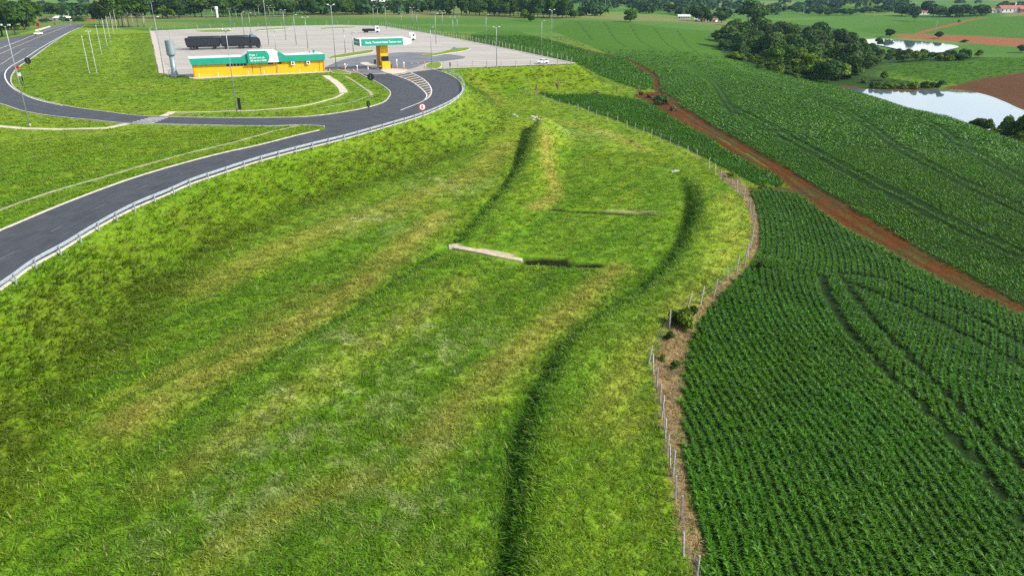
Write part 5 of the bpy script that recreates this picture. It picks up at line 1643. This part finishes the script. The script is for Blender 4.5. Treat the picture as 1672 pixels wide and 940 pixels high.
# ---- fences
def fence(name, label, pts3, hs, post_mb, pmat, wires, wmat, wr=.012, group=None):
    t = thing(name, label, 'fence', (0, 0, 0), 0, group)
    pm = None
    for i, (p_, h_) in enumerate(zip(pts3, hs)):
        if pm is None: o = pm = post_mb.build('post', pmat, t)
        else:
            o = pm.copy(); COL.objects.link(o); o.parent = t
        o.location = p_; o.scale = (1, 1, h_); o.rotation_euler = (random.gauss(0, .07), random.gauss(0, .07), random.uniform(0, 3))
    for z_ in wires:
        m = MB()
        for (p_, h_), (q_, g_) in zip(zip(pts3[:-1], hs[:-1]), zip(pts3[1:], hs[1:])):
            a = Vector(p_) + Vector((0, 0, z_ * h_)); b = Vector(q_) + Vector((0, 0, z_ * g_)); c = (a + b) / 2 - Vector((0, 0, .03 * (b - a).length / 3))
            m.tube([a, c, b], wr, 3)
        m.build('wire', wmat, t)
    return t


FP = [(845, 148), (858, 151), (867, 155), (876, 158), (889, 163), (902, 167), (914, 172), (929, 176), (944, 181), (960, 187), (974, 192), (991, 198), (1008, 203), (1024, 210), (1036, 215), (1050, 221), (1063, 227), (1078, 233),
      (1093, 239.5), (1107, 246.5), (1122, 254), (1137, 261), (1158, 276), (1168, 287), (1176, 295), (1185, 302), (1194, 311), (1203, 316), (1214, 327), (1224, 344), (1228, 358), (1230, 373), (1228, 391), (1225, 404), (1221, 420), (1216, 434), (1203, 444),
      (1188, 458), (1165, 484), (1144, 497), (1121, 508), (1093, 537), (1059, 595), (1067, 610), (1072, 633), (1078, 656), (1080, 683), (1084, 700), (1086, 715), (1090, 745), (1094, 762), (1099, 778), (1103, 816), (1112, 845), (1116, 907), (1137, 945), (1143, 985)]
b3 = hit(FP)
pmb = MB().box(-.06, .06, -.055, .055, -.2, 1.0, .012)
fence('wire_fence', 'wire fence on leaning concrete posts between the mown slope and the crops', [tuple(q) for q in b3], [random.uniform(1.75, 2.2) if 7 < i < 55 else random.uniform(1.5, 1.9) for i in range(len(b3))], pmb, M_POST, (.30, .55, .78), M_WIRE, .010)


def lot_fence(label, ctrl, step, h, px=True):
    ln = resample(PL(ctrl, 0), step)
    z_ = ht(ln[:, 0], ln[:, 1])
    return fence('mesh_fence', label, [(a, b, min(c, .05)) for (a, b), c in zip(ln, z_)], [h] * len(ln), MB().box(-.08, .08, -.08, .08, -.1, 1.0), M_POST, (.12, .35, .6, .85), mat('fence_wire', (.16, .22, .15), .5), .022)


lot_fence('tall post and wire fence along the right edge of the paved lot beside the crops', [(623, 41.6), (686, 51.6), (733, 59.6), (842, 81.5), (934, 100.5)], 4.3, 3.0)
lot_fence('post and wire fence along the far edge of the paved lot', [(246, 50), (320, 46.6), (393, 44.4), (480, 42), (560, 40.4), (620, 41)], 7.5, 3.0)
lot_fence('white post fence along the front edge of the lot above the grass bank', [(723, 112.6), (760, 111), (840, 108.4), (932, 104.8)], 5.2, 2.3)
lot_fence('thin fence with few posts along the left side of the lot by the water tower', [(245, 53), (252, 85), (259, 119)], 15, 2.6)

# ---- odd things on the slope
dr = thing('drain_channel', 'pale concrete drain channel set across the mown slope', 'drain', (0, 0, 0))
cl = smooth_line(G([(733, 404.5), (742, 402.8), (752, 404.8), (790, 412), (830, 420), (853, 425)]), .6)
zc_ = lookup(Z, cl[:, 0], cl[:, 1])
_s = np.linspace(0, 1, len(cl)); zc_ = np.maximum(np.polyval(np.polyfit(_s, zc_, 1), _s), np.convolve(np.pad(zc_, 7, 'edge'), np.ones(15) / 15, 'valid')) + .24 - .20 * np.exp(-(np.minimum(_s, 1 - _s) / .06) ** 2)
nn = normals2(cl); V = []; F = []
pr = [(-.85, -.28), (-.85, 0), (-.6, 0), (-.5, -.08), (.5, -.08), (.6, 0), (.85, 0), (.85, -.28)]
for i in range(len(cl)):
    for o_, z_ in pr: V.append((*(cl[i] + nn[i] * o_), zc_[i] + z_))
n8 = len(pr)
for i in range(len(cl) - 1):
    for j in range(n8): F.append((i * n8 + j, (i + 1) * n8 + j, (i + 1) * n8 + (j + 1) % n8, i * n8 + (j + 1) % n8))
F += [tuple(range(n8)), tuple((len(cl) - 1) * n8 + j for j in range(n8))]
m = MB(); m.add(V, F); m.build('channel', mat('tan_concrete', (.44, .36, .26), .9, spec=.2, noise=.3, nscale=1.2), dr)
q = hit([(1102, 281)])[0]
sl = thing('drain_cover', 'small grey concrete slab lying at the top of the curved bank', 'slab', (q[0], q[1], q[2] + .05), .5)
MB().box(-.9, .9, -.28, .28, 0, .22, .03).build('slab', M_POST, sl); MB().box(-.25, .25, -.2, .2, .224, .34, .02).build('lid', M_KERB, sl)
for k, (px, py, s_) in enumerate(((868, 191, .5), (872, 193, .4), (876, 192, .55), (880, 195, .45), (884, 196, .35), (870, 196, .4), (838, 188, .45), (843, 191, .4))):
    q = hit([(px, py)])[0]
    import bmesh
    bm = bmesh.new(); bmesh.ops.create_icosphere(bm, subdivisions=2, radius=s_)
    for v_ in bm.verts: v_.co = Vector((v_.co.x * 1.3, v_.co.y, v_.co.z * .6)) * (1 + .25 * math.sin(5 * v_.co.x + k) * math.cos(4 * v_.co.y))
    me = bpy.data.meshes.new('rock'); bm.to_mesh(me); bm.free(); me.materials.append(M_POST)
    o = bpy.data.objects.new('rock', me); COL.objects.link(o); o.location = (q[0], q[1], q[2] + .05)
    tag(o, 'pale stone lying at the head of the ridge' if k < 6 else 'pale stone in the notch left of the ridge head', 'stone', 'stones at the head of the ridge' if k < 6 else 'stones in the notch')
# bare saplings and a hay heap at the foot of the lot bank
def bare_tree(px, py, hp, label, seed, spread):
    b = base3(px, py); h = px_h(b, py - hp); r = random.Random(seed)
    t = thing('bare_tree', label, 'tree', b)
    MB().tube([(0, 0, -.2), (.05, 0, h * .3), (0, .05, h * .55)], [.10, .07, .05], 6).build('trunk', M_WOOD, t)
    m = MB()
    for k in range(70):
        a = r.uniform(0, 6.28); z0 = h * r.uniform(.15, .5); l = h * r.uniform(.3, .55); s_ = spread * r.uniform(.3, 1)
        m.tube([(0, 0, z0), (math.cos(a) * l * s_ * .5, math.sin(a) * l * s_ * .5, z0 + l * .6), (math.cos(a) * l * s_, math.sin(a) * l * s_, z0 + l)], [.035, .025, .012], 4)
    m.build('branches', mat('dry_twigs', (.24, .19, .075), .9), t)
bare_tree(875.5, 157, 22, 'narrow leafless brown sapling tied between two fence posts', 1, .25)
bare_tree(910, 151, 22, 'fan shaped leafless brown sapling at the foot of the lot bank', 2, .75)
bare_tree(1007, 156, 18, 'small withered sapling on the grass below the lot bank', 3, .3)
bare_tree(1042, 158, 20, 'thin bare sapling beside the brush pile at the track', 4, .3)
b = base3(973, 155)
hp = thing('hay_heap', 'low grey brown heap of dry brush on the grass below the bank', 'brush heap', b)
V, F, C = crown_arrays([(0, 0, .4, 1.1, .8), (.6, .2, .35, .8, .6)], 220, .28, (.17, .13, .08), 77)
np_mesh('dry_brush', V, F, M_BLADE, C, hp); MB().tube([(-1, 0, .1), (0, .2, .5), (1.2, -.2, .2)], .05, 5).build('stick', M_WOOD, hp)
for i, (px, py, w_) in enumerate(((1060, 160, 1.8), (1072, 164, 2.0), (1086, 170, 2.2), (1098, 181, 1.8), (1046, 155, 1.4))):
    b = base3(px, py)
    hp = thing('brush_pile', 'heap of cut brown stalks and soil at the head of the red track', 'brush heap', b, 0, 'brush heaps at the red track')
    V, F, C = crown_arrays([(0, 0, .4, w_ * .5, 1.1), (w_ * .3, .4, .3, w_ * .4, .8)], 110, .34, (.15, .085, .04), 80 + i)
    np_mesh('stalks', V, F, M_BLADE, C, hp); MB().tube([(-w_ * .6, 0, .2), (0, .2, 1.1), (w_ * .6, -.2, .3)], .07, 5).build('branch', M_WOOD, hp)
t = tree_px('bush', 1078, 171, 14, 26, 'round green bush growing out of the brush heaps at the track', k=0)
for px, py, hp_, wp, lab, k in ((1118, 536, 34, 44, 'largest dark green shrub growing through the wire fence', 1), (1098, 530, 24, 26, 'dark shrub just uphill of the largest fence shrub', 2), (1130, 520, 22, 24, 'dark shrub between the largest fence shrub and the crop', 2), (1092, 556, 16, 18, 'small low shrub at the foot of a leaning fence post', 0),
                          (1102, 602, 14, 18, 'small round shrub alone in the dead grass strip', 0), (1081, 588, 12, 14, 'little green tuft shrub beside the dead grass', 1), (1194, 290, 9, 20, 'low bright shrub where the dead grass strip begins', 1), (1252, 307, 7, 26, 'low green shrub on the turning place of the track', 1), (1240, 440, 14, 14, 'low shrub at the kink in the crop edge', 2)):
    tree_px('bush', px, py, hp_, wp, lab, k=k)
# wreckage by the pond
# ---- farm buildings far away
def house(label, px, py, wpx, hpx, roof, wallm, rz=0., dep_=8, gable=True, nwin=4, chim=False):
    b = base3(px, py); d = math.hypot(b[0], b[1]); w_ = wpx * d / FPX; h_ = hpx * d / FPX
    t = thing('farm_house', label, 'house', (b[0], b[1], b[2] - .2), rz)
    wl = MB().box(-w_ / 2, w_ / 2, 0, dep_, 0, h_ * .62).build('wall', wallm, t)
    rf_ = MB().prism([(-.6, h_ * .60), (dep_ + .6, h_ * .60), (dep_ / 2, h_)], -w_ / 2 - .5, w_ / 2 + .5, Matrix(((0, 1, 0, 0), (1, 0, 0, 0), (0, 0, 1, .02), (0, 0, 0, 1)))).build('roof', roof, t)
    for k in range(nwin):
        x0 = -w_ / 2 + (k + .5) * w_ / nwin
        MB().box(x0 - .55, x0 + .55, -.06, -.004, h_ * .2, h_ * .46).build('window', M_DARK, t)
    MB().box(-w_ / 2 + .5, -w_ / 2 + 1.5, -.05, -.003, .1, h_ * .48).build('door', M_WOOD, t)
    if chim: MB().box(w_ * .2, w_ * .2 + 1, dep_ * .5, dep_ * .5 + 1, h_ * .8, h_ * 1.35).build('chimney', M_WALL, rf_)
    return t


house('white shed with a long pale roof and dark openings left of the farm trees', 1117, 31, 17, 6, M_ROOF, M_WALL, -.15, 7, nwin=5)
house('small red roofed house between the two dark farm trees', 1150, 36, 12, 7, M_TILE, M_WALL, -.1, 8, nwin=3)
house('small white hut at the edge of the farm trees', 1138, 34.5, 6, 4, M_ROOF, M_WALL, -.1, 4, nwin=1)
house('red roofed barn end peeping out right of the farm trees', 1163, 36, 10, 5, M_TILE, M_WALL, -.5, 6, nwin=2)
house('red roofed house between the dark trees on the right hill', 1508, 24.5, 15, 7, M_TILE, M_WALL, .1, 9, nwin=3)
house('low white hilltop shed with a brown roof', 1615, 21.5, 20, 6, M_TILE, M_WALL, .05, 8, nwin=3)
house('long white hilltop house with an orange tiled roof and chimney', 1652, 21, 30, 9, M_TILE, M_WALL, .05, 9, nwin=6, chim=True)
house('brick farm building at the far end of the hilltop yard', 1674, 21, 14, 7, M_TILE, mat('brick_wall', (.30, .16, .10), .9), .05, 8, nwin=2)
house('white roofed hall standing behind the open row of trees', 616, 9, 22, 8, M_ROOF, M_WALL, 0, 14, nwin=4)
house('white sheds in the bushes near the highway crest', 97, 34, 20, 6, M_ROOF, M_WALL, -.3, 7, nwin=3)
house('white hall roof on the pale far field by the valley wood', 1202, 7, 11, 4, M_ROOF, M_WALL, 0, 8, nwin=2)
b = base3(355, 29); t = thing('water_tank', 'slim white water tank in front of the tree belt', 'water tank', b)
h_ = px_h(b, 11); MB().lathe([(.9, -.2), (.9, h_ * .7), (1.5, h_ * .74), (1.5, h_ * .97), (.6, h_)], 16).build('tank', M_WHITEP, t); MB().tube([(1.6, 0, .2), (1.6, 0, h_)], .06, 5).build('ladder', M_GALV, t)
b = base3(1613, 33.); 
q = base3(1566, 37)
t = thing('tractor', 'small dark green tractor on the red field track', 'tractor', (q[0], q[1], q[2] + .1), .7)
MB().box(-1.6, 1.8, -.7, .7, .7, 1.6, .1).build('body', mat('tractor_green', (.01, .12, .04), .4), t); MB().box(-1.4, .1, -.75, .75, 1.62, 2.6, .08).build('cab', M_DARK, t); add_wheels(t, [-1.0, 1.3], .95, .75)
q = P(1528, 84, -17.5)
# ------------------------------------------------------------------ the hazy air
hm = bpy.data.materials.new('haze'); hm.use_nodes = True
nt = hm.node_tree; nt.nodes.remove(nt.nodes['Principled BSDF'])
pv = nt.nodes.new('ShaderNodeVolumePrincipled'); pv.inputs['Color'].default_value = (.45, .74, 1., 1); pv.inputs['Density'].default_value = .000045; pv.inputs['Anisotropy'].default_value = .1
nt.links.new(pv.outputs['Volume'], nt.nodes['Material Output'].inputs['Volume'])
zt = max(60.0, float(Z.max()) + 32)
hz = MB().box(-7600, 7600, -300, 7600, float(Z.min()) - 2.0, zt).build('haze', hm)
hz['kind'] = 'stuff'; hz['label'] = 'thin blue haze over the far hills'
# ------------------------------------------------------------------ camera, light, air
cam = bpy.data.cameras.new('camera'); co = bpy.data.objects.new('camera', cam); COL.objects.link(co)
co.location = (0, 0, CAMZ); co.rotation_euler = (math.pi / 2 - PITCH, 0, 0)
cam.sensor_width = 36; cam.lens = 36 * FPX / 1672; cam.clip_start = .5; cam.clip_end = 12000
scene.camera = co
SUN = Vector((.80, -.20, .60)).normalized()
el = math.asin(SUN.z); az = math.atan2(SUN.x, SUN.y)
w = bpy.data.worlds.new('World'); scene.world = w; w.use_nodes = True
nt = w.node_tree
sky = nt.nodes.new('ShaderNodeTexSky'); sky.sky_type = 'NISHITA'; sky.sun_disc = False; sky.sun_elevation = el; sky.sun_rotation = az
sky.air_density = 1.0; sky.dust_density = 1.5; sky.ozone_density = 1.0
# broken white cloud over the blue
tc = nt.nodes.new('ShaderNodeTexCoord'); mp = nt.nodes.new('ShaderNodeMapping'); mp.inputs['Scale'].default_value = (2.2, 2.2, 6)
cn = nt.nodes.new('ShaderNodeTexNoise'); cn.inputs['Scale'].default_value = 1.6; cn.inputs['Detail'].default_value = 6; cn.inputs['Roughness'].default_value = .6
cr = nt.nodes.new('ShaderNodeMapRange'); cr.inputs['From Min'].default_value = .35; cr.inputs['From Max'].default_value = .62
cr.inputs['To Min'].default_value = .35; cr.inputs['To Max'].default_value = 1.0
hs = nt.nodes.new('ShaderNodeHueSaturation'); hs.inputs['Saturation'].default_value = .42; hs.inputs['Value'].default_value = 1.22
mx = nt.nodes.new('ShaderNodeMix'); mx.data_type = 'RGBA'
L = nt.links.new
L(tc.outputs['Generated'], mp.inputs['Vector']); L(mp.outputs['Vector'], cn.inputs['Vector']); L(cn.outputs['Fac'], cr.inputs['Value'])
L(sky.outputs['Color'], hs.inputs['Color']); L(cr.outputs['Result'], mx.inputs['Factor']); L(sky.outputs['Color'], mx.inputs[6]); L(hs.outputs['Color'], mx.inputs[7])
L(mx.outputs[2], nt.nodes['Background'].inputs['Color'])
nt.nodes['Background'].inputs['Strength'].default_value = .15
sl = bpy.data.lights.new('sun', 'SUN'); sl.energy = 3.7; sl.angle = math.radians(.8); sl.color = (1, .94, .82)
so = bpy.data.objects.new('sun', sl); COL.objects.link(so); so.rotation_euler = SUN.to_track_quat('Z', 'Y').to_euler(); so.location = (60, -20, 120)
vs = scene.view_settings
vs.view_transform = 'Standard'; vs.look = 'None'; vs.exposure = .72; vs.gamma = 1; vs.use_curve_mapping = False
scene.cycles.max_bounces = 5; scene.cycles.diffuse_bounces = 2; scene.cycles.glossy_bounces = 2; scene.cycles.transmission_bounces = 2; scene.cycles.transparent_max_bounces = 4
scene.cycles.use_denoising = False
